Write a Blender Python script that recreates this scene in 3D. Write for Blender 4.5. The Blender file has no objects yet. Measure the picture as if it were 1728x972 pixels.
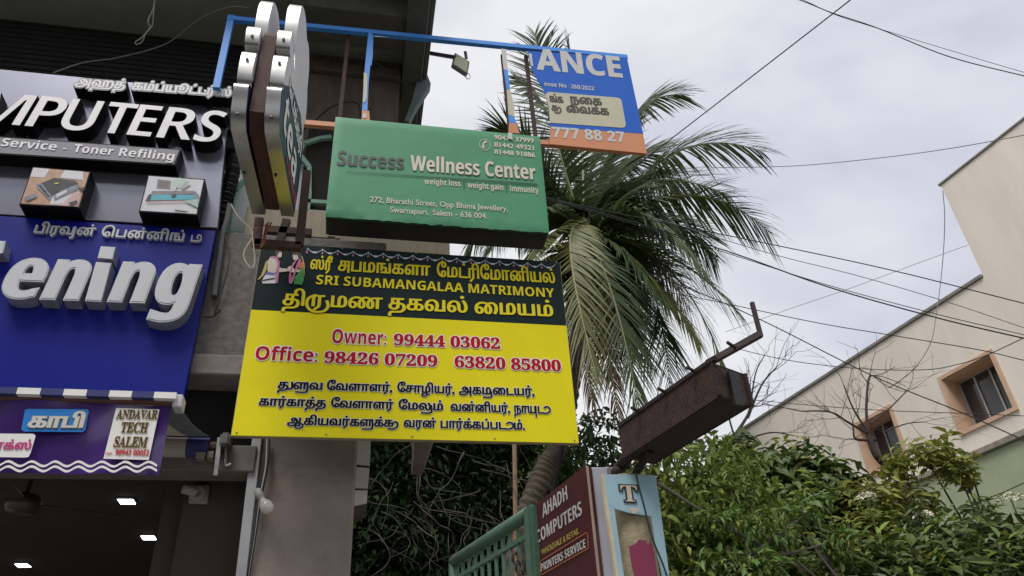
import bpy, bmesh, math, random
import numpy as np
from mathutils import Vector, Matrix
from mathutils.geometry import delaunay_2d_cdt
random.seed(7); rng = np.random.default_rng(7)
SC = bpy.context.scene
COL = SC.collection
R_ = math.radians
# ------------------------------------------------------------------ camera (from the photo's vanishing points)
W, H, CX, CY, F = 1728, 972, 864.0, 486.0, 1298.0
up = np.array([742 - CX, CY + 1491.0, F]); up /= np.linalg.norm(up)
hz = np.array([0, 0, 1.0]) - up * up[2]; hz /= np.linalg.norm(hz)
rt = np.cross(up, hz); rt = rt if rt[0] > 0 else -rt
A = R_(12.5)
ROT = np.array([math.cos(A) * rt + math.sin(A) * hz, math.cos(A) * hz - math.sin(A) * rt, up])
EYE = np.array([0, 0, 1.6])
cam = bpy.data.cameras.new('camera'); camo = bpy.data.objects.new('camera', cam); COL.objects.link(camo)
cam.sensor_width = 36; cam.lens = F / W * 36; cam.clip_end = 2000; cam.clip_start = 0.05
m4 = Matrix.Identity(4)
for i in range(3):
    m4[i][0], m4[i][1], m4[i][2], m4[i][3] = ROT[i][0], ROT[i][1], -ROT[i][2], EYE[i]
camo.matrix_world = m4
SC.camera = camo
# ------------------------------------------------------------------ world, sun, exposure
TO_SUN = Vector((-0.28, -0.38, 0.88)).normalized()
wd = bpy.data.worlds.new('World'); SC.world = wd; wd.use_nodes = True
nt = wd.node_tree; N = nt.nodes; L = nt.links
bg = N['Background']; bg.inputs[1].default_value = 1.0
sky = N.new('ShaderNodeTexSky'); sky.sky_type = 'NISHITA'; sky.sun_disc = False
sky.sun_elevation = math.asin(TO_SUN.z); sky.sun_rotation = math.atan2(TO_SUN.x, TO_SUN.y)
sk = N.new('ShaderNodeVectorMath'); sk.operation = 'SCALE'; sk.inputs['Scale'].default_value = 0.06
L.new(sky.outputs[0], sk.inputs[0])
tc = N.new('ShaderNodeTexCoord'); mp = N.new('ShaderNodeMapping'); mp.inputs['Scale'].default_value = (1.0, 1.0, 1.9)
L.new(tc.outputs['Generated'], mp.inputs[0])
nz = N.new('ShaderNodeTexNoise'); nz.inputs['Scale'].default_value = 2.4; nz.inputs['Detail'].default_value = 4; nz.inputs['Roughness'].default_value = 0.5; nz.inputs['Distortion'].default_value = 0.35
L.new(mp.outputs[0], nz.inputs['Vector'])
rp = N.new('ShaderNodeValToRGB')
rp.color_ramp.elements[0].position = 0.31; rp.color_ramp.elements[0].color = (0.34, 0.35, 0.405, 1)
rp.color_ramp.elements[1].position = 0.56; rp.color_ramp.elements[1].color = (0.48, 0.482, 0.495, 1)
L.new(nz.outputs[0], rp.inputs[0])
mx = N.new('ShaderNodeMix'); mx.data_type = 'RGBA'; mx.inputs[0].default_value = 0.93
L.new(sk.outputs[0], mx.inputs[6]); L.new(rp.outputs[0], mx.inputs[7]); L.new(mx.outputs[2], bg.inputs[0])
sl = bpy.data.lights.new('sun', 'SUN'); sl.energy = 1.5; sl.angle = R_(25); sl.color = (1, 0.96, 0.9)
so = bpy.data.objects.new('sun', sl); COL.objects.link(so); so.rotation_euler = TO_SUN.to_track_quat('Z', 'Y').to_euler()
SC.view_settings.view_transform = 'Standard'; SC.view_settings.look = 'None'; SC.view_settings.gamma = 1; SC.view_settings.exposure = 0.93

# ------------------------------------------------------------------ pixel rays
def ray(x, y):
    return ROT @ np.array([x - CX, CY - y, F])
def PY(x, y, Y): d = ray(x, y); return Vector(EYE + d * (Y / d[1]))
def PX(x, y, X): d = ray(x, y); return Vector(EYE + d * (X / d[0]))
def PZ(x, y, Z): d = ray(x, y); return Vector(EYE + d * ((Z - 1.6) / d[2]))
def PD(x, y, dist): d = ray(x, y); return Vector(EYE + d / np.linalg.norm(d) * dist)
class Plane:
    def __init__(s, o, n): s.o = Vector(o); s.n = Vector(n).normalized()
    def at(s, x, y, off=0.0):
        d = Vector(ray(x, y)); e = Vector(EYE)
        return e + d * ((s.o + s.n * off - e).dot(s.n) / d.dot(s.n))
def YP(Y): return Plane((0, Y, 0), (0, -1, 0))

# ------------------------------------------------------------------ materials
def lin(h):
    if not isinstance(h, str): return tuple(h)
    c = [int(h[i:i + 2], 16) / 255 for i in (0, 2, 4)]
    return tuple(v / 12.92 if v <= 0.04045 else ((v + 0.055) / 1.055) ** 2.4 for v in c)
MATS = {}
def mat(name, c, rough=0.6, var=0.12, scale=6.0, bump=0.0, bscale=60.0, metal=0.0, c2=None, c2amt=0.5, stretch=(1, 1, 1), emit=0, island=0.0, transl=0.0, spec=0.5, coat=0.0):
    """c2: second colour showing through in patches (dirt, rust, wear; a painted reflection on the sign rim)"""
    if name in MATS: return MATS[name]
    m = bpy.data.materials.new(name); m.use_nodes = True; MATS[name] = m
    n = m.node_tree.nodes; l = m.node_tree.links; b = n['Principled BSDF']
    c = lin(c)
    b.inputs['Roughness'].default_value = rough; b.inputs['Metallic'].default_value = metal
    b.inputs['Specular IOR Level'].default_value = spec; b.inputs['Coat Weight'].default_value = coat
    t = n.new('ShaderNodeTexCoord'); mp = n.new('ShaderNodeMapping'); mp.inputs['Scale'].default_value = stretch
    l.new(t.outputs['Object'], mp.inputs[0])
    no = n.new('ShaderNodeTexNoise'); no.inputs['Scale'].default_value = scale; no.inputs['Detail'].default_value = 8; no.inputs['Roughness'].default_value = 0.62
    l.new(mp.outputs[0], no.inputs['Vector'])
    mr = n.new('ShaderNodeMapRange'); mr.inputs[1].default_value = 0.3; mr.inputs[2].default_value = 0.7; mr.inputs[3].default_value = 1 - var; mr.inputs[4].default_value = 1 + var * 0.6
    l.new(no.outputs[0], mr.inputs[0])
    col = n.new('ShaderNodeMix'); col.data_type = 'RGBA'; col.blend_type = 'MULTIPLY'; col.inputs[0].default_value = 1
    col.inputs[6].default_value = (*c, 1); l.new(mr.outputs[0], col.inputs[7]); out = col.outputs[2]
    if c2 is not None:
        n2 = n.new('ShaderNodeTexNoise'); n2.inputs['Scale'].default_value = scale * 0.55; n2.inputs['Detail'].default_value = 9; n2.inputs['Roughness'].default_value = 0.68
        l.new(mp.outputs[0], n2.inputs['Vector'])
        r2 = n.new('ShaderNodeMapRange'); th = 0.75 - 0.4 * c2amt
        r2.inputs[1].default_value = th; r2.inputs[2].default_value = th + 0.14; l.new(n2.outputs[0], r2.inputs[0])
        k = n.new('ShaderNodeMix'); k.data_type = 'RGBA'; l.new(r2.outputs[0], k.inputs[0]); l.new(out, k.inputs[6]); k.inputs[7].default_value = (*lin(c2), 1); out = k.outputs[2]
    if island:
        g = n.new('ShaderNodeNewGeometry'); h = n.new('ShaderNodeHueSaturation')
        r3 = n.new('ShaderNodeMapRange'); r3.inputs[3].default_value = 0.5 - 0.045 * island; r3.inputs[4].default_value = 0.5 + 0.03 * island
        l.new(g.outputs['Random Per Island'], r3.inputs[0]); l.new(r3.outputs[0], h.inputs['Hue'])
        mm = n.new('ShaderNodeMath'); mm.operation = 'MULTIPLY'; mm.inputs[1].default_value = 7.31; l.new(g.outputs['Random Per Island'], mm.inputs[0])
        fr = n.new('ShaderNodeMath'); fr.operation = 'FRACT'; l.new(mm.outputs[0], fr.inputs[0])
        r4 = n.new('ShaderNodeMapRange'); r4.inputs[3].default_value = 1 - 0.55 * island; r4.inputs[4].default_value = 1 + 0.6 * island
        l.new(fr.outputs[0], r4.inputs[0]); l.new(r4.outputs[0], h.inputs['Value']); l.new(out, h.inputs['Color']); out = h.outputs[0]
    l.new(out, b.inputs['Base Color'])
    if emit:
        b.inputs['Emission Color'].default_value = (*c, 1); b.inputs['Emission Strength'].default_value = emit
    if bump:
        nb = n.new('ShaderNodeTexNoise'); nb.inputs['Scale'].default_value = bscale; nb.inputs['Detail'].default_value = 6; l.new(mp.outputs[0], nb.inputs['Vector'])
        bu = n.new('ShaderNodeBump'); bu.inputs['Strength'].default_value = bump; bu.inputs['Distance'].default_value = 0.01
        l.new(nb.outputs[0], bu.inputs['Height']); l.new(bu.outputs[0], b.inputs['Normal'])
    if transl:
        tr = n.new('ShaderNodeBsdfTranslucent'); ms = n.new('ShaderNodeMixShader'); ms.inputs[0].default_value = transl
        l.new(out, tr.inputs[0]); l.new(b.outputs[0], ms.inputs[1]); l.new(tr.outputs[0], ms.inputs[2])
        l.new(ms.outputs[0], n['Material Output'].inputs['Surface'])
    return m

# ------------------------------------------------------------------ objects
def thing(name, label, cat, loc=(0, 0, 0), group=None):
    o = bpy.data.objects.new(name, None); COL.objects.link(o); o.location = loc; o.empty_display_size = 0.1
    return tag(o, label, cat, group)
def tag(o, label=None, cat=None, group=None, kind=None):
    for k, v in (('label', label), ('category', cat), ('group', group), ('kind', kind)):
        if v: o[k] = v
    return o
def root_loc(p):
    return p.location.copy() if p.parent is None else Vector((0, 0, 0))
def obj(name, geo, m, parent=None, smooth=False, kind=None, label=None):
    v, f = geo
    me = bpy.data.meshes.new(name); me.from_pydata([tuple(p) for p in v], [], f); me.update()
    if smooth: me.polygons.foreach_set('use_smooth', [True] * len(me.polygons))
    me.materials.append(m)
    o = bpy.data.objects.new(name, me); COL.objects.link(o)
    if parent is not None:
        o.parent = parent; o.matrix_parent_inverse = Matrix.Translation(-root_loc(parent))
    return tag(o, label, kind=kind)
def join(*gs):
    V, Fc = [], []
    for v, f in gs:
        b = len(V); V.extend(v); Fc.extend([tuple(i + b for i in q) for q in f])
    return V, Fc
def box(x0, x1, y0, y1, z0, z1):
    v = [Vector((x, y, z)) for z in (z0, z1) for y in (y0, y1) for x in (x0, x1)]
    return v, [(0, 2, 3, 1), (4, 5, 7, 6), (0, 1, 5, 4), (2, 6, 7, 3), (0, 4, 6, 2), (1, 3, 7, 5)]
def bev(geo, w=0.006, seg=1):
    bm = bmesh.new(); vs = [bm.verts.new(p) for p in geo[0]]
    for f in geo[1]: bm.faces.new([vs[i] for i in f])
    bmesh.ops.recalc_face_normals(bm, faces=bm.faces)
    bmesh.ops.bevel(bm, geom=list(bm.edges), offset=w, segments=seg, affect='EDGES')
    bm.verts.index_update(); r = ([v.co.copy() for v in bm.verts], [tuple(v.index for v in f.verts) for f in bm.faces]); bm.free(); return r
def prism(poly, vec):
    """planar polygon (3D points) extruded by vec"""
    n = len(poly); vec = Vector(vec); v = [Vector(p) for p in poly] + [Vector(p) + vec for p in poly]
    return v, [tuple(range(n)), tuple(range(2 * n - 1, n - 1, -1))] + [(i, i + n, (i + 1) % n + n, (i + 1) % n) for i in range(n)]
def bar(a, b, w, h=None, upv=(0, 0, 1)):
    """box beam from a to b"""
    a, b = Vector(a), Vector(b); h = h or w; d = (b - a).normalized(); s = d.cross(Vector(upv))
    if s.length < 1e-4: s = d.cross(Vector((1, 0, 0)))
    s.normalize(); u = s.cross(d); v = []
    for p in (a, b):
        for i, j in ((-1, -1), (1, -1), (1, 1), (-1, 1)): v.append(p + s * (i * w / 2) + u * (j * h / 2))
    return v, [(0, 3, 2, 1), (4, 5, 6, 7), (0, 1, 5, 4), (1, 2, 6, 5), (2, 3, 7, 6), (3, 0, 4, 7)]
def tube(pts, r, n=6, r1=None):
    pts = [Vector(p) for p in pts]; V, Fc = [], []; k = len(pts); prev = None
    for i, p in enumerate(pts):
        d = (pts[min(i + 1, k - 1)] - pts[max(i - 1, 0)]).normalized()
        if prev is None:
            s = d.orthogonal().normalized()
        else:
            s = prev - d * prev.dot(d); s = s.normalized() if s.length > 1e-6 else d.orthogonal().normalized()
        prev = s; u = d.cross(s)
        rr = (r if r1 is None else r + (r1 - r) * i / (k - 1)) if not callable(r) else r(i / (k - 1))
        for j in range(n):
            a = 2 * math.pi * j / n; V.append(p + (s * math.cos(a) + u * math.sin(a)) * rr)
    for i in range(k - 1):
        for j in range(n): Fc.append((i * n + j, i * n + (j + 1) % n, (i + 1) * n + (j + 1) % n, (i + 1) * n + j))
    Fc.append(tuple(range(n - 1, -1, -1))); Fc.append(tuple(range((k - 1) * n, k * n)))
    return V, Fc
def lathe(prof, axis_o, axis_d, n=20):
    """profile [(along, radius)] around an axis"""
    d = Vector(axis_d).normalized(); s = d.orthogonal().normalized(); u = d.cross(s); o = Vector(axis_o); V, Fc = [], []
    for a, r in prof:
        for j in range(n):
            t = 2 * math.pi * j / n; V.append(o + d * a + (s * math.cos(t) + u * math.sin(t)) * r)
    for i in range(len(prof) - 1):
        for j in range(n): Fc.append((i * n + j, i * n + (j + 1) % n, (i + 1) * n + (j + 1) % n, (i + 1) * n + j))
    return V, Fc
def smooth_path(pts, per=6):
    pts = [Vector(p) for p in pts]; out = []
    for i in range(len(pts) - 1):
        p0, p1, p2, p3 = pts[max(i - 1, 0)], pts[i], pts[i + 1], pts[min(i + 2, len(pts) - 1)]
        for k in range(per):
            t = k / per
            out.append(0.5 * ((2 * p1) + (p2 - p0) * t + (2 * p0 - 5 * p1 + 4 * p2 - p3) * t * t + (3 * p1 - p0 - 3 * p2 + p3) * t ** 3))
    out.append(pts[-1]); return out
def rect_sub(p, pts, off, thick, m, name, parent, **k):
    """flat piece on plane p: polygon of pixels, proud by off"""
    P = [p.at(x, y, off) for x, y in pts]
    return obj(name, prism(P, p.n * -thick), m, parent, **k)

# ------------------------------------------------------------------ lettering: outlines of Blender's own fonts, filled by winding number
_fc = {}
def raw(s):
    if s in _fc: return _fc[s]
    c = bpy.data.curves.new('t', 'FONT'); c.body = s; c.size = 1; c.fill_mode = 'NONE'; c.resolution_u = 3
    o = bpy.data.objects.new('t', c); COL.objects.link(o); dg = bpy.context.evaluated_depsgraph_get(); dg.update()
    e = o.evaluated_get(dg); me = e.to_mesh(); vs = [(v.co.x, v.co.y) for v in me.vertices] if me else []; ed = [tuple(x.vertices) for x in me.edges] if me else []
    e.to_mesh_clear(); bpy.data.objects.remove(o); bpy.data.curves.remove(c)
    nxt = {}
    for a, b in ed: nxt.setdefault(a, []).append(b); nxt.setdefault(b, []).append(a)
    seen = set(); loops = []
    for s0 in range(len(vs)):
        if s0 in seen or s0 not in nxt: continue
        lp = [s0]; seen.add(s0)
        # follow increasing index first so that the outline keeps its direction
        cur = (s0 + 1) if (s0 + 1) in nxt[s0] else nxt[s0][0]
        while cur not in seen:
            lp.append(cur); seen.add(cur)
            nn = [q for q in nxt[cur] if q not in seen]
            if not nn: break
            cur = nn[0]
        pts = []
        for i in lp:
            if not pts or (abs(vs[i][0] - pts[-1][0]) + abs(vs[i][1] - pts[-1][1])) > 1e-4: pts.append(vs[i])
        if len(pts) > 2: loops.append(np.array(pts))
    _fc[s] = loops; return loops
def maxx(s):
    l = raw(s); return max(p[:, 0].max() for p in l) if l else 0
def adv(s): return maxx(s + '|') - maxx('|')
PRE = '\u0bc6\u0bc7\u0bc8'
def reorder(s):
    s = s.replace('\u0bca', '\u0bc6\u0bbe').replace('\u0bcb', '\u0bc7\u0bbe'); out = []
    for ch in s:
        if ch in PRE and out: out.insert(len(out) - 1, ch)
        else: out.append(ch)
    return ''.join(out)
def area(p): x, y = p[:, 0], p[:, 1]; return 0.5 * np.sum(x * np.roll(y, -1) - np.roll(x, -1) * y)
USTROKE = {  # strokes added to a letter: (x in units of the letter's width, y in units of its height)
 'கு': [(.85, .45), (1.2, .75), (1.42, .4), (1.3, -.1), (.9, -.36), (.5, -.3)], 'ரு': [(.3, 1.0), (-.2, .65), (-.2, -.05), (.3, -.48), (1.0, -.42), (1.3, .0), (1.2, .5)],
 'டு': [(.85, .04), (1.5, .04), (1.95, .35), (1.9, .8), (1.5, 1.02), (1.15, .8)], 'டீ': [(.8, .04), (1.55, .04), (1.85, .4), (1.7, .95), (1.25, 1.02), (1.1, .65), (1.4, .5)], 'து': [(.8, .04), (1.25, .04), (1.25, 1.0)],
 'ளு': [(.97, 1.0), (1.0, -.2), (.8, -.44), (.25, -.42)], 'லு': [(.98, .7), (1.02, -.2), (.8, -.44), (.25, -.42)],
 'மு': [(.95, .4), (.98, -.25), (.75, -.45), (.2, -.42)], 'யு': [(.95, 1), (.95, -.5)], 'வு': [(.95, 1), (.95, -.3), (.8, -.45)], 'சு': [(.95, .95), (.95, -.12)], 'பு': [(.95, 1), (.95, -.5)]}
UEXT = {'கு': .45, 'டு': 1.0, 'டீ': .9, 'து': .35, 'ரு': .4, 'ளு': .1, 'லு': .1, 'மு': .1}; ULEAD = {'ரு': .35}
def layout(s):
    """list of loops for a whole line, reordered for Tamil"""
    s = reorder(s); runs = []; i = 0; cur = ''
    while i < len(s):
        if i + 1 < len(s) and s[i:i + 2] in USTROKE:
            if cur: runs.append(('t', cur)); cur = ''
            runs.append(('u', s[i:i + 2])); i += 2
        else: cur += s[i]; i += 1
    if cur: runs.append(('t', cur))
    pen = 0; out = []
    for k, t in runs:
        key = t
        if k == 'u': t = t[0]
        lo = raw(t); w = adv(t); pen += ULEAD.get(key, 0) * w
        for l in lo: out.append(l + np.array([pen, 0]))
        if k == 'u':
            h = HB(); sgn = np.sign(sum(area(l) for l in lo)); st = 0.075
            q = [np.array([pen + x * w, y * h]) for x, y in USTROKE[key]]
            q = [np.array(p[:2]) for p in smooth_path([(a[0], a[1], 0) for a in q], 3)]
            for a, b in zip(q[:-1], q[1:]):
                d = (b - a) / (np.linalg.norm(b - a) + 1e-9); nn = np.array([-d[1], d[0]]) * st / 2; e = d * st * 0.3
                quad = np.array([a - nn - e, b - nn + e, b + nn + e, a + nn - e])
                if np.sign(area(quad)) != sgn: quad = quad[::-1]
                out.append(quad)
            w *= 1 + UEXT.get(key, 0.1)
        pen += w
    return out
_hb = []
def HB():
    if not _hb: _hb.append(max(p[:, 1].max() for p in raw('ப')))
    return _hb[0]
def offset_loops(loops, wx, wy):
    out = []; ars = [area(l) for l in loops]
    def inside(p, l):
        a = l; b = np.roll(l, -1, 0); c = (a[:, 1] > p[1]) != (b[:, 1] > p[1])
        if not c.any(): return False
        a, b = a[c], b[c]; return (a[:, 0] + (p[1] - a[:, 1]) / (b[:, 1] - a[:, 1]) * (b[:, 0] - a[:, 0]) > p[0]).sum() % 2 == 1
    for li, l in enumerate(loops):
        sg = np.sign(ars[li])
        if any(ars[k] * ars[li] < 0 and abs(ars[k]) > abs(ars[li]) and inside(l.mean(0), loops[k]) for k in range(len(loops))): sg = -sg
        p = np.roll(l, 1, 0); q = np.roll(l, -1, 0)
        d1 = l - p; d2 = q - l
        d1 /= np.linalg.norm(d1, axis=1)[:, None] + 1e-9; d2 /= np.linalg.norm(d2, axis=1)[:, None] + 1e-9
        n1 = np.stack([d1[:, 1], -d1[:, 0]], 1); n2 = np.stack([d2[:, 1], -d2[:, 0]], 1)
        b = n1 + n2; bl = (b * b).sum(1); b = b * (2 / np.maximum(bl, 0.9))[:, None]
        out.append(l + b * sg * np.array([wx, wy]))
    return out
def fill(loops):
    """union of outlines -> verts2d, triangles"""
    V, E = [], []
    for l in loops:
        b = len(V); V.extend(Vector(p) for p in l); n = len(l); E.extend((b + i, b + (i + 1) % n) for i in range(n))
    v, e, f, *_ = delaunay_2d_cdt(V, E, [], 0, 1e-5)
    v = np.array([tuple(p) for p in v]); f = np.array([t for t in f if len(t) == 3])
    if len(f) == 0: return v, []
    c = v[f].mean(1); wn = np.zeros(len(c))
    for l in loops:
        a = l; b = np.roll(l, -1, 0)
        for (x0, y0), (x1, y1) in zip(a, b):
            if y0 == y1: continue
            t = (c[:, 1] - y0) / (y1 - y0); xc = x0 + t * (x1 - x0); hit = xc > c[:, 0]
            if y1 > y0: wn += hit & (y0 <= c[:, 1]) & (c[:, 1] < y1)
            else: wn -= hit & (y1 <= c[:, 1]) & (c[:, 1] < y0)
    ar = np.abs(np.cross(v[f[:, 1]] - v[f[:, 0]], v[f[:, 2]] - v[f[:, 0]]))
    return v, [tuple(t) for t, k, a_ in zip(f, wn, ar) if abs(k) > 0.5 and a_ > 1e-9]
def islands_split(loops):
    return loops
def text_geo(s, p0, p1, hvec, nrm, depth=0.001, off=0.002, wx=0.0, wy=0.0, ref='H', xr=None, loops=None, shear=0.0):
    """line of text between ink ends p0..p1 (3D, on the baseline), reference letter height = hvec; nrm points to the reader"""
    lo = loops if loops is not None else layout(s)
    if shear: lo = [l + np.stack([l[:, 1] * shear, l[:, 1] * 0], 1) for l in lo]
    if wx or wy: lo = offset_loops(lo, wx, wy)
    allp = np.concatenate(lo); x0, x1 = (allp[:, 0].min(), allp[:, 0].max()) if xr is None else xr
    rh = HB() if ref == 'ப' else max(p[:, 1].max() for p in raw(ref))
    v, f = fill(lo); p0, p1, hvec, nrm = Vector(p0), Vector(p1), Vector(hvec), Vector(nrm).normalized(); ux = (p1 - p0) / (x1 - x0); uy = hvec / rh
    fr = [p0 + ux * (a - x0) + uy * b + nrm * off for a, b in v]
    Vt = list(fr); Fc = []
    fn = ux.cross(uy).dot(nrm) > 0
    for t in f:
        a, b, c = v[t[0]], v[t[1]], v[t[2]]; ccw = (b[0] - a[0]) * (c[1] - a[1]) - (b[1] - a[1]) * (c[0] - a[0]) > 0
        Fc.append(tuple(t) if ccw == fn else tuple(t[::-1]))
    n = len(Vt); Vt += [q - nrm * depth for q in fr]
    cnt = {}
    for t in Fc:
        for i in range(3): cnt[(t[i], t[(i + 1) % 3])] = 1
    for (a, b) in list(cnt):
        if (b, a) not in cnt: Fc.append((b, a, a + n, b + n))
    used = sorted({i for q in Fc for i in q}); mp_ = {k: i for i, k in enumerate(used)}
    return [Vt[i] for i in used], [tuple(mp_[i] for i in q) for q in Fc]
def extents(s, wx=0.0, wy=0.0, shear=0.0):
    lo = layout(s)
    if shear: lo = [l + np.stack([l[:, 1] * shear, l[:, 1] * 0], 1) for l in lo]
    if wx or wy: lo = offset_loops(lo, wx, wy)
    a = np.concatenate(lo); return a[:, 0].min(), a[:, 0].max()
def text_px(p, s, a, b, hpx, m, parent, name='lettering', halo=None, hw=0.0, **k):
    """a, b: pixels of the ends of the baseline on plane p; hpx: height of the reference letter in pixels"""
    A3, B3 = p.at(*a), p.at(*b); T3 = p.at(a[0], a[1] - hpx)
    z = Vector((0, 0, (T3 - A3).z)); off = k.pop('off', 0.003)
    if halo is not None:
        k['xr'] = extents(s, k.get('wx', 0), k.get('wy', 0)); k2 = dict(k); k2['wx'] = k.get('wx', 0) + hw; k2['wy'] = k.get('wy', 0) + hw
        obj('letter_outline', text_geo(s, A3, B3, z, p.n, off=off, **k2), halo, parent)
        off += 0.002
    return obj(name, text_geo(s, A3, B3, z, p.n, off=off, **k), m, parent)
BI = lambda s: ''.join(chr(0x1D63C + ord(c) - 65) if c.isupper() else chr(0x1D656 + ord(c) - 97) if c.islower() else c for c in s)
def SB(s):
    return ''.join(chr(0x1D5D4 + ord(c) - 65) if 'A' <= c <= 'Z' else chr(0x1D5EE + ord(c) - 97) if 'a' <= c <= 'z' else chr(0x1D7EC + ord(c) - 48) if c.isdigit() else c for c in s)
def RB(s):
    return ''.join(chr(0x1D400 + ord(c) - 65) if 'A' <= c <= 'Z' else chr(0x1D41A + ord(c) - 97) if 'a' <= c <= 'z' else chr(0x1D7CE + ord(c) - 48) if c.isdigit() else c for c in s)

# ------------------------------------------------------------------ common materials
M = dict(
    ply=mat('white_print', 'E6E4E0', 0.5, 0.06), black=mat('black_paint', (0.012, 0.012, 0.013), 0.45, 0.3),
    rust=mat('rusty_steel', (0.055, 0.026, 0.02), 0.8, 0.4, 14, 0.4, 90, c2=(0.02, 0.012, 0.012), c2amt=0.5),
    concrete=mat('rough_plaster', (0.20, 0.19, 0.175), 0.95, 0.35, 22, 0.9, 120, c2=(0.10, 0.095, 0.09), c2amt=0.35),
    cable=mat('black_cable', (0.012, 0.012, 0.014), 0.6, 0.2), cream=mat('cream_wall', (0.42, 0.37, 0.28), 0.85, 0.2, 5, 0.25, 60, c2=(0.2, 0.165, 0.12), c2amt=0.32, stretch=(3, 3, 0.5)),
)

# ================================================================== SETTING
def zr(r, Y): return 1.6 + r * Y
g = obj('ground', ([(-150, -150, 0), (150, -150, 0), (150, 250, 0), (-150, 250, 0)], [(0, 1, 2, 3)]), mat('packed_earth', (0.16, 0.13, 0.10), 0.95, 0.35, 1.5, 0.5, 30), kind='structure')
obj('road', box(-60, 60, -9, -0.9, -0.2, 0.006), mat('asphalt', (0.05, 0.05, 0.05), 0.9, 0.3, 5, 0.4, 150), kind='structure')
obj('pavement', bev(box(-60, 1.6, -0.9, 4.3, -0.2, 0.13), 0.02), mat('paving_cement', (0.25, 0.24, 0.22), 0.9, 0.3, 4, 0.4, 80), kind='structure')
obj('driveway', box(1.75, 7.3, -0.88, 40, -0.2, 0.012), mat('driveway_cement', (0.2, 0.19, 0.17), 0.9, 0.3, 3, 0.4, 80), kind='structure')

# unseen block added behind the camera to give the glossy boards a dark reflection
ob = thing('reflected_block', 'unseen grey block added behind the camera for the dark glossy board to reflect', 'building', (-10, -9, 0))
obj('wall', box(-17, -3.6, -17, -9, 0, 16.0), mat('grey_render', (0.09, 0.09, 0.085), 0.9, 0.2, 1, 0.2, 20), ob)
gl0 = mat('dark_glass', (0.02, 0.022, 0.025), 0.12, 0.1)
for ix in range(4):
    for iz in range(4):
        obj('window', box(-15.5 + ix * 3, -14 + ix * 3, -9.03, -8.97, 3.2 + iz * 3.1, 4.7 + iz * 3.1), gl0, ob)

# ------------------------------------------------------------------ the shop building on the left
sb = thing('shop_building', 'grey plastered shop building with an overhanging upper slab, carrying the signboards', 'building', (-1.5, 5, 0))
YB = 4.60
zb0, zb1, zb2 = zr(0.496, YB), zr(0.528, YB), zr(0.745, YB)
x_end = PY(760, 430, 4.75).x
M['lip'] = mat('grey_lip', (0.24, 0.225, 0.2), 0.85, 0.25, 9, 0.35, 50, c2=(0.10, 0.09, 0.08), c2amt=0.35)
obj('beam', bev(box(-6, 0.1, YB, 5.2, zb1, zb2), 0.012), M['concrete'], sb)
obj('beam_lip', bev(box(-6, 0.11, YB - 0.035, 5.2, zb0, zb1 - 0.002), 0.01), M['lip'], sb)
pl, pr = PY(437, 760, 4.72).x, PY(604, 745, 4.72).x
M['pillar'] = mat('dirty_pillar', (0.26, 0.215, 0.19), 0.8, 0.25, 3, 0.25, 40, c2=(0.15, 0.115, 0.10), c2amt=0.45)
obj('pillar', bev(box(pl, pr, 4.72, 5.4, 0, zb0 + 0.1), 0.015), M['pillar'], sb)
# cream upper wall between the beam and the slab
obj('upper_wall', bev(box(-0.95, x_end, 4.78, 5.05, zb2 - 0.35, zr(0.80, 4.78)), 0.01), M['cream'], sb)
ZS = zr(1.185, 5.0)
M['olive'] = mat('olive_soffit', (0.22, 0.24, 0.20), 0.85, 0.2, 2, 0.15, 30, c2=(0.17, 0.185, 0.155), c2amt=0.3)
M['brownwall'] = mat('stained_brown_wall', (0.15, 0.12, 0.095), 0.9, 0.35, 5, 0.4, 40, c2=(0.075, 0.06, 0.05), c2amt=0.4, stretch=(2, 1, .6))
xr_ = 0.36
obj('soffit', box(-7, xr_, 3.95, 6.5, ZS, ZS + 0.12), M['olive'], sb)
obj('soffit_beam', bev(box(-0.8, xr_ - 0.01, 4.35, 4.75, ZS - 0.22, ZS + 0.05), 0.012), mat('beam_grey', (0.1, 0.1, 0.085), 0.9, .3, 5, .3, 40), sb)
obj('edge_beam', bev(box(xr_ - 0.18, xr_ + 0.004, 3.96, 6.4, ZS - 0.30, ZS + 0.5), 0.012), mat('edge_beam_grey', (0.10, 0.105, 0.095), 0.9, 0.3, 4, 0.3, 40), sb)
obj('fascia_strip', bev(box(xr_ + 0.006, xr_ + 0.05, 3.97, 6.4, ZS - 0.26, ZS + 0.46), 0.008), mat('fascia_grey', (0.13, 0.14, 0.13), 0.8, 0.3, 4, 0.2, 30), sb)
obj('back_wall', box(-0.78, xr_ - 0.2, 5.06, 5.3, zr(0.73, 5), ZS - 0.005), M['brownwall'], sb)
obj('wall_ledge', bev(box(-0.79, xr_ - 0.19, 4.99, 5.06, ZS - 0.28, ZS - 0.16), 0.01), mat('ledge_dun', (0.12, 0.10, 0.075), 0.9, .35, 8, .4, 40), sb)
obj('inner_wall', box(-7, -0.8, 5.35, 5.6, zr(0.70, 5), ZS - 0.005), M['brownwall'], sb)
# dark corrugated shutter above the boards
gl = []
z = zr(0.95, 5.1)
while z < ZS - 0.02:
    gl.append(box(-7, -0.86, 5.06, 5.12, z, z + 0.05)); z += 0.062
obj('shutter', join(*gl), mat('dark_shutter', (0.018, 0.02, 0.02), 0.55, 0.2), sb, kind='stuff')
obj('shutter_backing', box(-7, -0.84, 5.12, 5.2, zr(0.92, 5.1), ZS - 0.004), mat('shutter_black', (0.012, 0.012, 0.012), 0.9), sb)
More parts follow.
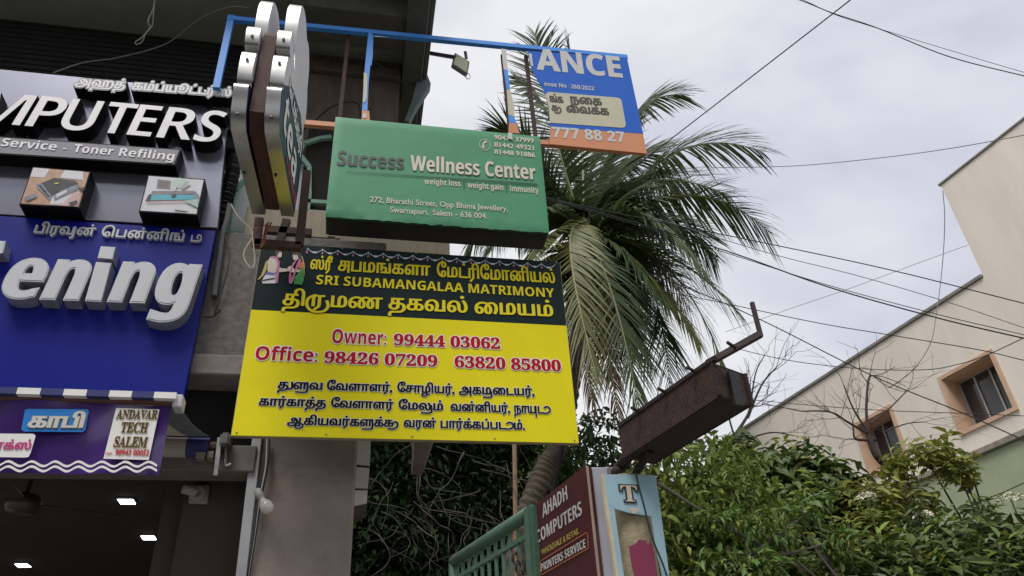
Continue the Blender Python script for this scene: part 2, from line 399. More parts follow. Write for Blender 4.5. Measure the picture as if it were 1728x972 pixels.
# green wavy bracket at the slab's right end
wv = [(690, 205), (702, 180), (716, 158), (727, 141), (722, 128), (714, 112), (709, 102), (704, 115), (704, 135), (696, 168), (683, 203)]
pw = YP(5.0)
obj('wavy_bracket', prism([pw.at(*q) for q in wv], (0, 0.1, 0)), mat('bracket_green', (0.14, 0.18, 0.17), 0.6, 0.25), sb)
# steel window with green frame behind the projecting sign
pg = YP(4.86)
win = obj('window', box(PY(392, 350, 4.9).x, PY(560, 350, 4.9).x, 4.93, 4.95, zr(.745, 4.9), zr(0.9, 4.9)), mat('frosted_pane', (0.62, 0.66, 0.64), 0.35, 0.1, 4), sb)
gf = mat('green_grille_paint', (0.22, 0.40, 0.32), 0.55, 0.2, 12, c2=(0.2, 0.2, 0.15), c2amt=0.2)
for pts in ([(383, 392), (396, 318), (392, 305), (380, 290)], [(380, 310), (398, 320), (412, 306), (430, 300)], [(380, 394), (450, 397)],
            [(505, 260), (512, 243), (540, 234), (560, 232)], [(506, 262), (522, 282), (522, 330), (514, 392)], [(512, 340), (560, 343)], [(512, 358), (560, 361)], [(533, 358), (530, 392)]):
    P = [pg.at(*q) for q in pts]
    for a, b in zip(P[:-1], P[1:]): obj('window_bar', bar(a, b, 0.035, 0.03, (0, 1, 0)), gf, win)
# flat dark sheet painted for the shade of a recess right of the window
obj('recess_shade_sheet', box(PY(512, 300, 4.96).x, PY(600, 300, 4.96).x, 4.905, 4.93, zr(0.74, 4.9), zr(0.985, 4.9)), mat('recess_shade_dark', (0.02, 0.017, 0.014), 0.9), sb)
# rusty ledge bits and switch box left of the cream wall
pc = YP(4.70)
rect_sub(pc, [(556, 384), (566, 385), (565, 399), (553, 398)], 0, 0.05, mat('junk_board', (0.45, 0.38, 0.3), 0.8), 'junction_box', sb)
rect_sub(pc, [(512, 398), (574, 402), (573, 409), (511, 404)], 0.0, 0.08, M['rust'], 'angle_iron', sb)
# shop interior
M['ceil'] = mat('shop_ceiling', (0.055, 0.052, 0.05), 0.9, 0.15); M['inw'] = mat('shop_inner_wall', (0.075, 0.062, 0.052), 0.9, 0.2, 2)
ZC = 1.6 + 2.0
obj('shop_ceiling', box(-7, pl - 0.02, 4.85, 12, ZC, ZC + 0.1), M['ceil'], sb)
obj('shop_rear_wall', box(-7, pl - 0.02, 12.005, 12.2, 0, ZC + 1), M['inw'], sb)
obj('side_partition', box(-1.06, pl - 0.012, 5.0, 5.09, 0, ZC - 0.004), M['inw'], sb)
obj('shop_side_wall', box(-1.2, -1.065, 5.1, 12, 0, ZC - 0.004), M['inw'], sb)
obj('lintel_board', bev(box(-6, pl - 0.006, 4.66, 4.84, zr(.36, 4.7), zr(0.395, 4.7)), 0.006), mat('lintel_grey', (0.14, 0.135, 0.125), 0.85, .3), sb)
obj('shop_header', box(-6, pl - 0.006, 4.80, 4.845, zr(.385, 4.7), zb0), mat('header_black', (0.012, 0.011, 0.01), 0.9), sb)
# white painted slab end to the right of the pillar, in three pieces
pt = YP(5.0)
wm = mat('white_slab_paint', (0.75, 0.74, 0.71), 0.8, 0.15, 8, 0.2, 60, c2=(0.25, 0.22, 0.19), c2amt=0.25)
for q in ([(604, 735), (626, 735), (624, 785), (601, 783)], [(600.6, 788), (623.7, 790), (620.5, 824), (597, 823)], [(596.6, 827), (620.2, 828), (619, 848), (593.5, 854)]):
    rect_sub(pt, q, 0, 0.25, wm, 'slab_end_panel', sb)
rect_sub(pt, [(604, 730), (627, 730), (619, 850), (592, 862)], -0.02, 0.3, mat('slab_end_core', (0.09, 0.075, 0.06), 0.9, .3), 'slab_end', sb)
# concrete bracket poking out below the yellow board
pk = YP(5.3)
cb = obj('concrete_bracket', prism([pk.at(*q) for q in [(700, 725), (737, 725), (717, 784), (697, 785)]], (0, 0.2, 0)), mat('bracket_concrete', (0.2, 0.16, 0.13), 0.9, .25), sb)

# ================================================================== COMPUTERS BOARD
YC = 4.50; P = YP(YC)
xc1 = -0.245 * YC; zc0, zc1 = zr(0.744, YC), zr(1.047, YC)
cs = thing('computer_shop_sign', 'glossy dark grey signboard with raised white letters COMPUTERS above the blue board', 'signboard', (-2.5, YC, zc0))
acp = mat('grey_composite_panel', (0.36, 0.36, 0.43), 0.22, 0.06, 2, metal=0.8)
obj('panel', bev(([P.at(388, 155), P.at(367, 384), Vector((-4.6, YC, zc0)), Vector((-4.6, YC, zc1)), P.at(388, 155) + Vector((0, .06, 0)), P.at(367, 384) + Vector((0, .06, 0)), Vector((-4.6, YC + .06, zc0)), Vector((-4.6, YC + .06, zc1))],
    [(0, 1, 2, 3), (7, 6, 5, 4), (0, 4, 5, 1), (1, 5, 6, 2), (2, 6, 7, 3), (3, 7, 4, 0)]), 0.003), acp, cs)
face = mat('white_acrylic', (0.80, 0.79, 0.80), 0.35, 0.05); side = mat('black_letter_return', (0.004, 0.004, 0.005), 0.55, 0.2, spec=.12)
DEP = 0.115; PF = YP(YC - DEP)
def raised(p, s, quads, hpx, parent, fmat, smat, depth, ital=0.0, inset=0.012, wx=0.0, wy=0.0, ref='H', rim=None, shear=0.0):
    """each letter its own part: body (returns) and a face"""
    for ch, a, b in quads:
        A3, B3 = p.at(*a), p.at(*b); T = p.at(a[0], a[1] - hpx); hv = Vector((0, 0, (T - A3).z))
        xr = extents(ch, wx, wy, shear)
        body = obj('letter', text_geo(ch, A3, B3, hv, p.n, depth=depth, off=0, wx=wx, wy=wy, ref=ref, shear=shear, xr=xr), smat, parent)
        obj('letter_face', text_geo(ch, A3, B3, hv, p.n, depth=0.002, off=0.0025, wx=wx - inset, wy=wy - inset, ref=ref, shear=shear, xr=xr), fmat, body)
# ends of each letter on the front plane (pixels)
def comp(x0, x1):
    y = lambda x: 210 + (x - 0) * 0.0865
    return (x0, y(x0)), (x1, y(x1))
letters = [(c, *comp(a, b)) for c, a, b in ((SB('M'), -54, 43), (SB('P'), 40, 99), (SB('U'), 98, 160), (SB('T'), 168, 220), (SB('E'), 212, 262), (SB('R'), 262, 321), (SB('S'), 324, 374))]
# letters are drawn with their baseline running down to the right as on the board
raised(PF, '', letters, 53, cs, face, side, DEP - 0.001, wx=-0.006, wy=-0.01, inset=0.006, shear=.12)
# Tamil line along the top edge
tl = side
PT = YP(YC - 0.10)
for s, a, b in (('அஹத்', (126, 144), (210, 150)), ('கம்ப்யூட்டர்ஸ்', (222, 151), (389, 163))):
    A3, B3 = PT.at(*a), PT.at(*b); hv = Vector((0, 0, (PT.at(a[0], a[1] - 11) - A3).z))
    xr = extents(s, .03, .02)
    bo = obj('tamil_letter_block', text_geo(s, A3, B3, hv, PT.n, depth=0.099, off=0, wx=0.14, wy=0.14, ref='ப', xr=xr), side, cs)
    obj('letter_rim', text_geo(s, A3, B3, hv, PT.n, depth=0.001, off=0.002, wx=0.115, wy=0.115, ref='ப', xr=xr), mat('letter_rim_grey', (0.28, 0.28, 0.32), 0.4), bo)
    obj('letter_face', text_geo(s, A3, B3, hv, PT.n, depth=0.001, off=0.004, wx=0.03, wy=0.02, ref='ப', xr=xr), face, bo)
# service strip
PS = YP(YC - 0.12)
stp = [PS.at(-60, 226), PS.at(306, 252), PS.at(296, 279), PS.at(-66, 256)]
st = obj('service_strip', prism(stp, (0, 0.119, 0)), side, cs)
obj('strip_face', prism([q + Vector((0, -0.002, 0)) + (Vector((sx, 0, sz))) for q, sx, sz in zip(stp, (0, -.012, -.012, 0), (-.01, -.01, .01, .01))], (0, 0.001, 0)), mat('strip_grey', (0.19, 0.19, 0.225), 0.5, 0.06), st)
for w_, a_, b_ in (('Service', 1, 94), ('-', 105, 111), ('Toner', 123, 190), ('Refiling', 200, 293)):
    text_px(PS, SB(w_), (a_, 247 + a_ * .083), (b_, 247 + b_ * .083), 13, face, st, off=0.006)
# picture boxes
def cell(p, c4, u, v):
    a, b, c, d = [Vector(p.at(*q)) for q in c4]; return (a * (1 - u) + b * u) * (1 - v) + (d * (1 - u) + c * u) * v
PB = YP(YC - 0.13)
def picture(c4, base, shapes):
    q = [PB.at(*k) for k in c4]; bx = obj('picture_box', prism([k + Vector((0, .002, 0)) for k in q], (0, 0.127, 0)), side, cs)
    pic = obj('picture_face', prism([cell(PB, c4, u, v) for u, v in ((.02, .03), (.98, .03), (.98, .97), (.02, .97))], (0, 0.0015, 0)), base, bx)
    for i, (pts, m) in enumerate(shapes):
        obj('printed_shape', prism([cell(PB, c4, u, v) + Vector((0, -0.0012 - .0006 * i, 0)) for u, v in pts], (0, 0.0005, 0)), m, bx)
tan = mat('print_tan', (0.52, 0.33, 0.22), 0.3, 0.25, 18, coat=.4); pw_ = mat('print_white', (0.66, 0.66, 0.7), 0.3, 0.1, coat=.4); pg_ = mat('print_charcoal', (0.06, 0.065, 0.065), 0.3, .4, 40)
pm_ = mat('print_grey', (0.25, 0.27, 0.32), 0.3, .3, 40); pt_ = mat('print_teal', (0.10, 0.42, 0.5), 0.3, 0.15); pk_ = mat('print_pink', (0.6, 0.42, 0.40), 0.3, .2, 10); py_ = mat('print_yellow', (.6, .5, .12), .3)
picture([(55, 281), (153, 289), (134, 351), (32, 345)], tan, [
    ([(.02, .03), (.30, .03), (.26, .27), (.02, .27)], pw_), ([(.56, .03), (.88, .03), (.92, .26), (.52, .24)], pw_), ([(.45, .68), (.95, .5), (.97, .97), (.5, .97)], pk_), ([(.5, .78), (.82, .62), (.72, .92), (.5, .95)], pw_),
    ([(.22, .45), (.42, .26), (.80, .30), (.86, .38), (.55, .66), (.44, .82), (.3, .62)], pg_), ([(.16, .46), (.26, .44), (.50, .76), (.48, .86), (.2, .55)], pm_), ([(.20, .49), (.25, .48), (.46, .76), (.44, .79)], pg_),
    ([(.52, .74), (.62, .58), (.84, .40), (.90, .42), (.88, .54), (.56, .86)], pm_), ([(.55, .70), (.7, .56), (.72, .62), (.58, .78)], pw_), ([(.47, .40), (.54, .38), (.53, .43), (.46, .43)], py_),
    ([(.05, .82), (.2, .72), (.26, .78), (.12, .92)], pm_), ([(.9, .5), (.99, .46), (.99, .55), (.92, .57)], pg_), ([(.8, .9), (.93, .82), (.95, .88), (.86, .96)], pg_)])
picture([(250, 295), (346, 302), (333, 363), (234, 357)], pw_, [
    ([(.18, .10), (.42, .12), (.44, .36), (.20, .36)], pm_), ([(.21, .14), (.39, .15), (.40, .32), (.23, .32)], mat('print_brown', (.2, .16, .14), .3, .3, 50)), ([(.44, .12), (.56, .02), (.72, .1), (.62, .3), (.48, .36)], mat('print_mint', (.5, .62, .56), .3)),
    ([(.62, .34), (.74, .2), (.78, .22), (.68, .36)], pm_), ([(.14, .44), (.86, .36), (.90, .44), (.14, .54)], mat('print_mauve', (.28, .23, .24), .3, .3, 40)), ([(.14, .54), (.9, .46), (.9, .60), (.12, .70)], pt_),
    ([(.1, .55), (.15, .52), (.15, .72), (.07, .72)], pg_), ([(.88, .36), (.97, .5), (.95, .6), (.88, .56)], pm_), ([(.49, .50), (.55, .48), (.58, .54), (.54, .6), (.49, .57)], pg_), ([(.5, .3), (.53, .22), (.55, .23), (.53, .42), (.5, .42)], pw_),
    ([(.10, .74), (.88, .63), (.88, .66), (.10, .77)], mat('print_rose', (.6, .35, .38), .3)), ([(.72, .66), (.96, .58), (.99, .82)], mat('print_sage', (.42, .55, .5), .3)), ([(.6, .91), (.85, .94), (.8, .97), (.62, .95)], pg_)])

# ================================================================== BLUE TEA BOARD
PBl = YP(YC - 0.012)
bs = thing('tea_shop_sign', 'deep blue signboard with raised silver letters ending in ening', 'signboard', (-2.5, YC, zr(.46, YC)))
obj('panel', bev(([Vector((-4.6, YC - .012, zr(.46, YC))), PBl.at(309, 673), PBl.at(364, 389), Vector((-4.6, YC - .012, zc0 - .004)), Vector((-4.6, YC + .05, zr(.46, YC))), PBl.at(309, 673) + Vector((0, .062, 0)), PBl.at(364, 389) + Vector((0, .062, 0)), Vector((-4.6, YC + .05, zc0 - .004))],
    [(0, 1, 2, 3), (7, 6, 5, 4), (0, 4, 5, 1), (1, 5, 6, 2), (2, 6, 7, 3), (3, 7, 4, 0)]), 0.003), mat('blue_composite_panel', (0.006, 0.012, 0.22), 0.3, 0.06, 2, spec=0.4), bs)
sil = mat('silver_letter_face', (0.56, 0.57, 0.60), 0.4, 0.06); ret = mat('silver_return', (0.42, 0.43, 0.46), 0.45, 0.25, 20, metal=0.6)
PE = YP(YC - 0.012 - 0.10)
def en(x0, x1, dy=0): y = lambda x: 502 + (x - 0) * 0.036 + dy; return (x0, y(x0)), (x1, y(x1))
raised(PE, '', [(c, *en(a, b)) for c, a, b in ((SB('e'), -5, 66), (SB('n'), 66, 139), (SB('n'), 180, 250), (SB('g'), 253, 328))], 68, bs, sil, ret, 0.099, wx=0.045, wy=0.008, inset=0.02, ref=SB('x'), shear=.13)
for q4 in ([(143, 508), (171, 509.5), (188, 444), (162, 442)], [(164.5, 436), (190, 438), (195, 417), (170, 415.5)]):
    q3 = [PE.at(*q) for q in q4]; lb = obj('letter', prism(q3, (0, .099, 0)), ret, bs); cq = sum(q3, Vector()) / 4
    obj('letter_face', prism([cq + (q - cq) * .93 + Vector((0, -.0025, 0)) for q in q3], (0, .002, 0)), sil, lb)
tb = [PE.at(-60, 402), PE.at(10, 407), PE.at(5, 427), PE.at(-64, 424)]
lb = obj('letter', prism(tb, (0, 0.1, 0)), ret, bs); obj('letter_face', prism([q + Vector((-.006, -.002, -.004)) for q in tb], (0, .001, 0)), sil, lb)
text_px(PBl, 'பிரவுன்', (58, 395), (160, 400), 12.5, sil, bs, ref='ப', depth=0.02, off=0.021, wx=.02, wy=.012)
text_px(PBl, 'பென்னிங்', (171, 401), (310, 409), 12.5, sil, bs, ref='ப', depth=0.02, off=0.021, wx=.02, wy=.012)
text_px(PBl, 'டீ', (322, 409.5), (340, 410), 10, sil, bs, ref='ப', depth=0.02, off=0.021, wx=.02, wy=.012)

# ================================================================== YELLOW MATRIMONY BOARD
YY = 4.30; Py = YP(YY); x0, x1, z0, z1 = -0.169 * YY, 0.306 * YY, zr(0.411, YY), zr(0.729, YY); zd = zr(.6065, YY)
ms = thing('matrimony_signboard', 'large yellow signboard with dark green band, red phone numbers and Tamil lettering', 'signboard', ((x0 + x1) / 2, YY, z0))
obj('board', bev(box(x0, x1, YY + 0.003, YY + 0.035, z0, z1), 0.003), mat('board_edge', (0.3, 0.27, 0.16), 0.6, .2), ms)
ye = mat('yellow_vinyl', (0.74, 0.65, 0.008), 0.6, 0.06, 3, spec=.15, c2=(.67, .58, .012), c2amt=.22); dg_ = mat('dark_green_vinyl', (0.004, 0.015, 0.015), 0.4, 0.1, 3, spec=.15)
obj('yellow_field', box(x0 + .004, x1 - .004, YY, YY + 0.002, z0 + .004, zd - 0.001), ye, ms)
obj('green_band', box(x0 + .004, x1 - .004, YY, YY + 0.002, zd, z1 - .003), dg_, ms)
yt = mat('yellow_letter', (0.74, 0.62, 0.02), 0.6, 0.04, spec=.08); wh = mat('white_vinyl', (0.78, 0.77, 0.75), 0.6, 0.04, spec=.08); rd = mat('red_letter', (0.42, 0.006, 0.014), 0.6, 0.04, spec=.08); bk = mat('navy_black_letter', (0.008, 0.009, 0.02), 0.6, 0.04, spec=.08)
gk = mat('letter_halo_green', (0.004, 0.01, 0.008), 0.5)  # dark green outline around the yellow letters
gm0 = mat('dull_screw', (.3, .28, .24), .5, .3, metal=.6)
TA = dict(ref='ப', wx=0.034, wy=0.008, halo=gk, hw=0.02)
text_px(Py, 'ஸ்ரீ', (523, 454), (560, 457), 16, yt, ms, **TA)
text_px(Py, 'சுபமங்களா', (570, 457), (726, 466), 17, yt, ms, **TA)
text_px(Py, 'மேட்ரிமோனியல்', (737, 467), (937, 478), 17, yt, ms, **TA)
text_px(Py, SB('SRI SUBAMANGALAA MATRIMONY'), (533, 480), (935.5, 502.5), 15, yt, ms, halo=gk, hw=.02)
text_px(Py, 'திருமண', (476, 515), (645, 522), 19, yt, ms, **TA)
text_px(Py, 'தகவல்', (655, 522), (789, 528), 19, yt, ms, **TA)
text_px(Py, 'மையம்', (801, 529), (934, 534.5), 19, yt, ms, **TA)
RK = dict(halo=wh, hw=0.055)
text_px(Py, SB('Owner') + ':', (560, 579), (651, 582), 22, rd, ms, wx=-.004, **RK)
text_px(Py, RB('99444 03062'), (664, 582.5), (844, 589), 18, rd, ms, wx=0.02, wy=.006, **RK)
text_px(Py, SB('Office') + ':', (430, 607), (535, 611), 21.5, rd, ms, **RK)
text_px(Py, RB('98426 07209'), (546.5, 612.5), (738, 619), 18.5, rd, ms, wx=0.02, wy=.006, **RK)
text_px(Py, RB('63820 85800'), (767, 620), (947, 627), 18.5, rd, ms, wx=0.02, wy=.006, **RK)
TK = dict(ref='ப', wx=0.048, wy=0.018, halo=wh, hw=0.04)
def words(lst, y_of, h, m, parent, p=Py, **k):
    for s, a, b in lst: text_px(p, s, (a, y_of(a)), (b, y_of(b)), h, m, parent, **k)
words([('துளுவ', 468, 544), ('வேளாளர்,', 551, 662), ('சோழியர்,', 670, 767), ('அகமுடையர்,', 774, 902)], lambda x: 656 + (x - 468) * .0270, 11.5, bk, ms, **TK)
words([('கார்காத்த', 436, 550), ('வேளாளர்', 558, 664), ('மேலும்', 672, 748), ('வன்னியர்,', 760, 861), ('நாயுடு', 867, 930)], lambda x: 684 + (x - 436) * .0285, 11.5, bk, ms, **TK)
words([('ஆகியவர்களுக்கு', 484, 673), ('வரன்', 681, 736), ('பார்க்கப்படும்.', 743, 886)], lambda x: 716.5 + (x - 484) * .021, 11.5, bk, ms, **TK)
for sx in np.linspace(x0 + .03, x1 - .03, 5):
    for sz in (z0 + .022, z1 - .012): obj('fixing_screw', lathe([(0, .006), (.003, .005), (.004, .0005)], (sx, YY - .001, sz), (0, -1, 0), 8), gm0, ms)
# garland border printed along the top
sw = mat('swag_white', (0.6, 0.66, 0.74), 0.45, .05); pk = mat('swag_pink', (0.55, 0.16, 0.22), 0.45, .05)
gw, gp = [], []
n = 17; xs = np.linspace(x0 + 0.30, x1 - 0.04, n + 1); zt = z1 - 0.028
for a, b in zip(xs[:-1], xs[1:]):
    q = []
    for i in range(9):
        t = i / 8; q.append((a + (b - a) * t, zt - 0.032 * (1 - (2 * t - 1) ** 2)))
    for i in range(8):
        w = 0.0065 if i in (3, 4) else 0.0028
        (xa, za), (xb, zb) = q[i], q[i + 1]
        gw.append(([(xa, YY - .003, za - w), (xb, YY - .003, zb - w), (xb, YY - .003, zb + w), (xa, YY - .003, za + w)], [(0, 1, 2, 3)]))
    gw.append(([(a - .0012, YY - .0035, zt - .028), (a + .0012, YY - .0035, zt - .028), (a + .0012, YY - .0035, zt), (a - .0012, YY - .0035, zt)], [(0, 1, 2, 3)]))
    gp.append(([(a + .0065 * math.cos(k), YY - .004, zt - .036 + .008 * math.sin(k)) for k in np.linspace(0, 6.28, 9)[:-1]], [tuple(range(8))]))
obj('garland_border', join(*gw), sw, ms); obj('garland_bead', join(*gp), pk, ms, kind='stuff')
# printed bride and groom
def pp(pts): return [Py.at(430 + x / 6.943, 400 + y / 6.943) for x, y in pts]
skin = mat('print_skin', (0.62, 0.55, 0.50), 0.45, .06); hair = mat('print_hair', (0.012, 0.01, 0.01), .5); gar = mat('print_garland', (0.55, 0.17, 0.33), .45, .2, 60); gold = mat('print_gold', (.5, .38, .12), .45); clo = mat('print_cloth', (.66, .66, .7), .45, .1, 20)
blu = mat('print_blue', (.12, .15, .42), .45); grn = mat('print_green', (.03, .26, .05), .45, .2, 30); orn = mat('print_orange', (.6, .16, .03), .45)
ci = [0]
def printed(pts, m, name='printed_figure'):
    ci[0] += 1; obj(name, prism([q + Vector((0, -.0022 - .00025 * ci[0], 0)) for q in pp(pts)], (0, .0002, 0)), m, ms)
printed([(90, 545), (85, 510), (120, 450), (150, 415), (240, 420), (250, 545)], clo)
printed([(125, 430), (145, 412), (235, 425), (235, 455), (130, 445)], blu)
printed([(30, 500), (75, 450), (100, 380), (125, 300), (150, 270), (140, 380), (105, 450), (50, 500)], gold)
printed([(150, 410), (150, 290), (175, 245), (235, 240), (275, 280), (260, 370), (240, 425)], skin)
printed([(240, 180), (300, 165), (318, 195), (312, 235), (290, 245), (255, 230)], skin)
printed([(235, 215), (238, 165), (265, 140), (310, 145), (325, 175), (285, 180), (262, 225)], hair)
printed([(205, 330), (250, 330), (310, 370), (380, 372), (385, 405), (300, 415), (235, 410)], skin)
printed([(170, 235), (225, 225), (270, 245), (292, 300), (285, 420), (268, 540), (240, 545), (245, 430), (265, 330), (250, 270), (220, 248)], gar)
printed([(88, 505), (230, 480), (240, 492), (90, 520)], hair)
printed([(455, 555), (470, 470), (510, 430), (545, 370), (575, 350), (565, 440), (575, 500), (555, 562)], grn)
printed([(520, 310), (560, 290), (585, 320), (565, 370), (515, 375)], orn)
printed([(440, 205), (500, 195), (520, 245), (490, 278), (452, 270)], skin)
printed([(430, 225), (440, 190), (490, 175), (540, 195), (545, 250), (515, 262), (500, 215), (455, 215)], hair)
printed([(385, 360), (430, 340), (470, 390), (540, 385), (520, 415), (430, 420), (385, 400)], skin)
printed([(470, 280), (440, 320), (415, 400), (400, 470), (400, 540), (425, 558), (450, 520), (480, 420), (530, 320), (545, 265), (520, 260), (490, 330), (455, 430), (430, 500), (425, 430), (450, 350), (490, 285)], gar)
printed([(540, 220), (560, 240), (585, 330), (580, 470), (572, 470), (574, 330), (550, 250)], gold)

# ================================================================== GREEN WELLNESS BOX SIGN
YG = 4.12; Pg = YP(YG); x0, x1, z0, z1 = -0.0775 * YG, 0.2925 * YG, zr(0.7885, YG), zr(1.0135, YG)
ws = thing('wellness_signboard', 'green box sign reading Success Wellness Center below the torn blue banner', 'signboard', ((x0 + x1) / 2, YG, z0))
gv = mat('green_flex', (0.075, 0.28, 0.15), 0.5, 0.10, 2.5, 0.05, 7, c2=(0.09, 0.30, 0.165), c2amt=0.3, spec=.3)
# slightly wavy flex sheet with wrapped, wrinkled hem
nx, nzz = 48, 24; V, Fc = [], []
for j in range(nzz + 1):
    for i in range(nx + 1):
        u, v = i / nx, j / nzz; e = min(u, 1 - u, v, 1 - v)
        wob = 0.0012 * math.sin(u * 9 + v * 2) * math.sin(v * 5) * min(1, e * 8) + (rng.normal() * 0.0035 if v < 0.06 else rng.normal() * .0004)
        V.append((x0 + (x1 - x0) * u, YG + wob + (0.006 if e < 0.001 else 0), z0 + (z1 - z0) * v + (rng.normal() * .0025 if j == 0 else 0)))
for j in range(nzz):
    for i in range(nx): a = j * (nx + 1) + i; Fc.append((a, a + 1, a + nx + 2, a + nx + 1))
obj('flex_sheet', (V, Fc), gv, ws, smooth=True)
obj('box_frame', bev(box(x0 + .002, x1 - .002, YG + .014, YG + 0.20, z0 - .002, z1 - .002), 0.004), mat('green_flex_side', (0.02, 0.05, 0.03), 0.6, .3), ws)
obj('box_underside', box(x0 + .02, x1 - .02, YG + 0.03, YG + .19, z0 - .012, z0 - .004), M['black'], ws)
cw = mat('cream_letter', (0.62, 0.58, 0.46), .45, .05); dk = mat('charcoal_letter', (0.035, 0.037, 0.04), .45, .05); dgl = mat('dark_green_line', (0.012, 0.07, 0.045), .45)
GO = dict(off=0.0045)
text_px(Pg, SB('Success'), (568.5, 279), (681.5, 287), 23.5, dk, ws, wx=.01, **GO)
text_px(Pg, SB('Wellness Center'), (692, 288), (904.5, 304), 24, cw, ws, wx=.012, halo=mat('letter_edge_grey', (.25, .25, .2), .5), hw=.018, **GO)
rect_sub(Pg, [(585, 288.6), (907, 309.6), (907, 312), (585, 289.2)], .007, .001, dgl, 'printed_line', ws)
for s, a, b in (('weight loss', (716, 311), (777, 315)), ('weight gain', (789, 317), (849.5, 321.5)), ('immunity', (861, 323), (909, 326.5))):
    text_px(Pg, SB(s), a, b, 9, cw, ws, **GO)
for x, y in ((783, 313), (855, 318)): rect_sub(Pg, [(x - .7, y - 8), (x + .7, y - 8), (x + .7, y + 5), (x - .7, y + 5)], .007, .001, dgl, 'printed_line', ws)
text_px(Pg, '272, Bharathi Street, Opp Bhima Jewellery,', (624, 341), (857, 357), 9, cw, ws, wx=.008, wy=.008, **GO)
for w_, a_, b_ in (('Swarnapuri,', 658, 723), ('Salem', 730, 763), ('-', 768, 772), ('636 004.', 777, 822)):
    text_px(Pg, w_, (a_, 358.5 + (a_ - 658) * .067), (b_, 358.5 + (b_ - 658) * .067), 9, cw, ws, wx=.008, wy=.008, **GO)
for s, a, b in (('90474 37999', (834, 235.5), (901, 242)), ('81442 49321', (834, 248), (901, 254)), ('81448 91886', (834.5, 260), (903, 266))):
    text_px(Pg, s, a, b, 7.5, cw, ws, wx=.025, wy=.015, **GO)
text_px(Pg, '✆', (809, 252), (828, 253.5), 15, cw, ws, name='phone_icon', **GO)

# ================================================================== TORN BLUE FINANCE BANNER
YA = 4.36; Pa = YP(YA)
fs = thing('torn_finance_banner', 'torn blue and orange banner on a steel frame, only ANCE left of its wording', 'banner', (0.5, YA, zr(1.0, YA)))
bl = mat('blue_flex', (0.03, 0.13, 0.55), 0.6, 0.06, 4, spec=.15); og = mat('orange_flex', (0.60, 0.25, 0.12), 0.45, 0.08, 5); lt = mat('grey_white_flex', (0.55, 0.55, 0.54), 0.45, .08); cr = mat('cream_flex', (0.52, 0.50, 0.37), .45, .05)
blb = mat('blue_frame_wrap', (0.05, 0.27, 0.78), 0.45, .08)
obj('frame_rail', bar(Pa.at(384, 32), Pa.at(1058, 98), .04, .045), blb, fs)
obj('frame_rail', bar(Pa.at(505, 208), Pa.at(1090, 257), .04, .045), og, fs)
obj('frame_post', bar(Pa.at(391, 28), Pa.at(365, 150), .035, .05), blb, fs)
for a, b in (((588, 52), (571, 215)), ((889, 88), (907, 235)), ((849, 86), (862, 215))): obj('frame_post', bar(Pa.at(*a) + Vector((0, .045, 0)), Pa.at(*b) + Vector((0, .045, 0)), .03 if a[0] != 849 else .018, .03), M['rust'], fs)
tl_ = [(890, 86), (893, 100), (897, 116), (907, 136), (917, 151), (923, 168), (927, 185), (928, 213), (928, 240)]
def sheet(pts, m, name='flex_sheet', off=0.04): return rect_sub(Pa, pts, off, .004, m, name, fs)
sheet([(928, 214.5), (1085.5, 226), (1091.5, 259), (928, 243)], og)
sheet(tl_[:-1] + [(928, 214), (1085.4, 225.5), (1058, 97)], bl)
rb = [(925, 155), (1040, 164.5), (1046, 166), (1049, 170), (1056, 209), (1055, 214), (1050, 215.5), (928, 207), (927, 185), (923, 168), (920, 160)]
sheet(rb, cr, 'printed_panel', .043)
Pa2 = Pa
AO = dict(off=.0425)
text_px(Pa, SB('ANCE'), (904, 123), (1049, 137), 33, lt, fs, wx=.02, wy=.012, **AO)
rect_sub(Pa, [(892, 90), (897, 90.5), (900, 112), (896, 111)], .045, .001, lt, 'lettering', fs)
text_px(Pa, SB('ense No : 260/2022'), (917, 151), (1001, 159), 6.5, lt, fs, **AO)
dkt = mat('taupe_letter', (0.05, 0.045, 0.04), .5)
text_px(Pa, 'ங்க', (926, 178), (949, 180), 9.5, dkt, fs, ref='ப', wx=.06, wy=.02, off=.0455)
text_px(Pa, 'நகை', (960, 180), (1014, 184), 10.5, dkt, fs, ref='ப', wx=.05, wy=.02, off=.0455)
text_px(Pa, 'கு', (929, 193), (946, 195), 9, dkt, fs, ref='ப', wx=.05, wy=.02, off=.0455)
text_px(Pa, 'வைக்க', (954, 195.5), (1026, 200.5), 10.5, dkt, fs, ref='ப', wx=.05, wy=.02, off=.0455)
text_px(Pa, SB('777 88 27'), (930, 237.5), (1053, 246), 16.5, lt, fs, wx=.015, wy=.01, **AO)
# the two leftover strips of the torn sheet
def strip(pts):
    for q, m in pts: sheet(q, m, 'torn_strip', .03)
strip([([(622, 52), (630, 58), (629, 95), (627, 110), (616, 110), (619, 80)], blb), ([(616, 110), (625, 110), (622, 140), (620, 186), (611, 186), (613, 150)], blb), ([(611, 186), (623, 187), (624, 203), (610, 202)], og)])
sheet([(614, 122), (618.5, 124), (620, 130), (619, 165), (616, 172), (612.5, 173)], cr, 'torn_strip', .034)
sheet([(612, 192), (617, 191), (619, 196), (616, 200), (612, 198)], lt, 'torn_strip', .034)
strip([([(846, 82), (854, 83), (857, 118), (850, 117)], lt), ([(850, 117.4), (857, 118.4), (861, 150), (855, 151)], blb), ([(855, 151.4), (861, 150.4), (868, 180), (868, 197), (858, 192)], cr), ([(858, 192.4), (868, 197.4), (872, 208), (859, 207)], blb), ([(859, 207.4), (872, 208.4), (877, 225), (858, 224)], og)])
# rag hanging over the green box
rag = [(857, 224), (864, 224.5), (865, 235), (858, 234)]
obj('torn_strip', prism([YP(YG - .012).at(*q) for q in rag], (0, .003, 0)), lt, fs)
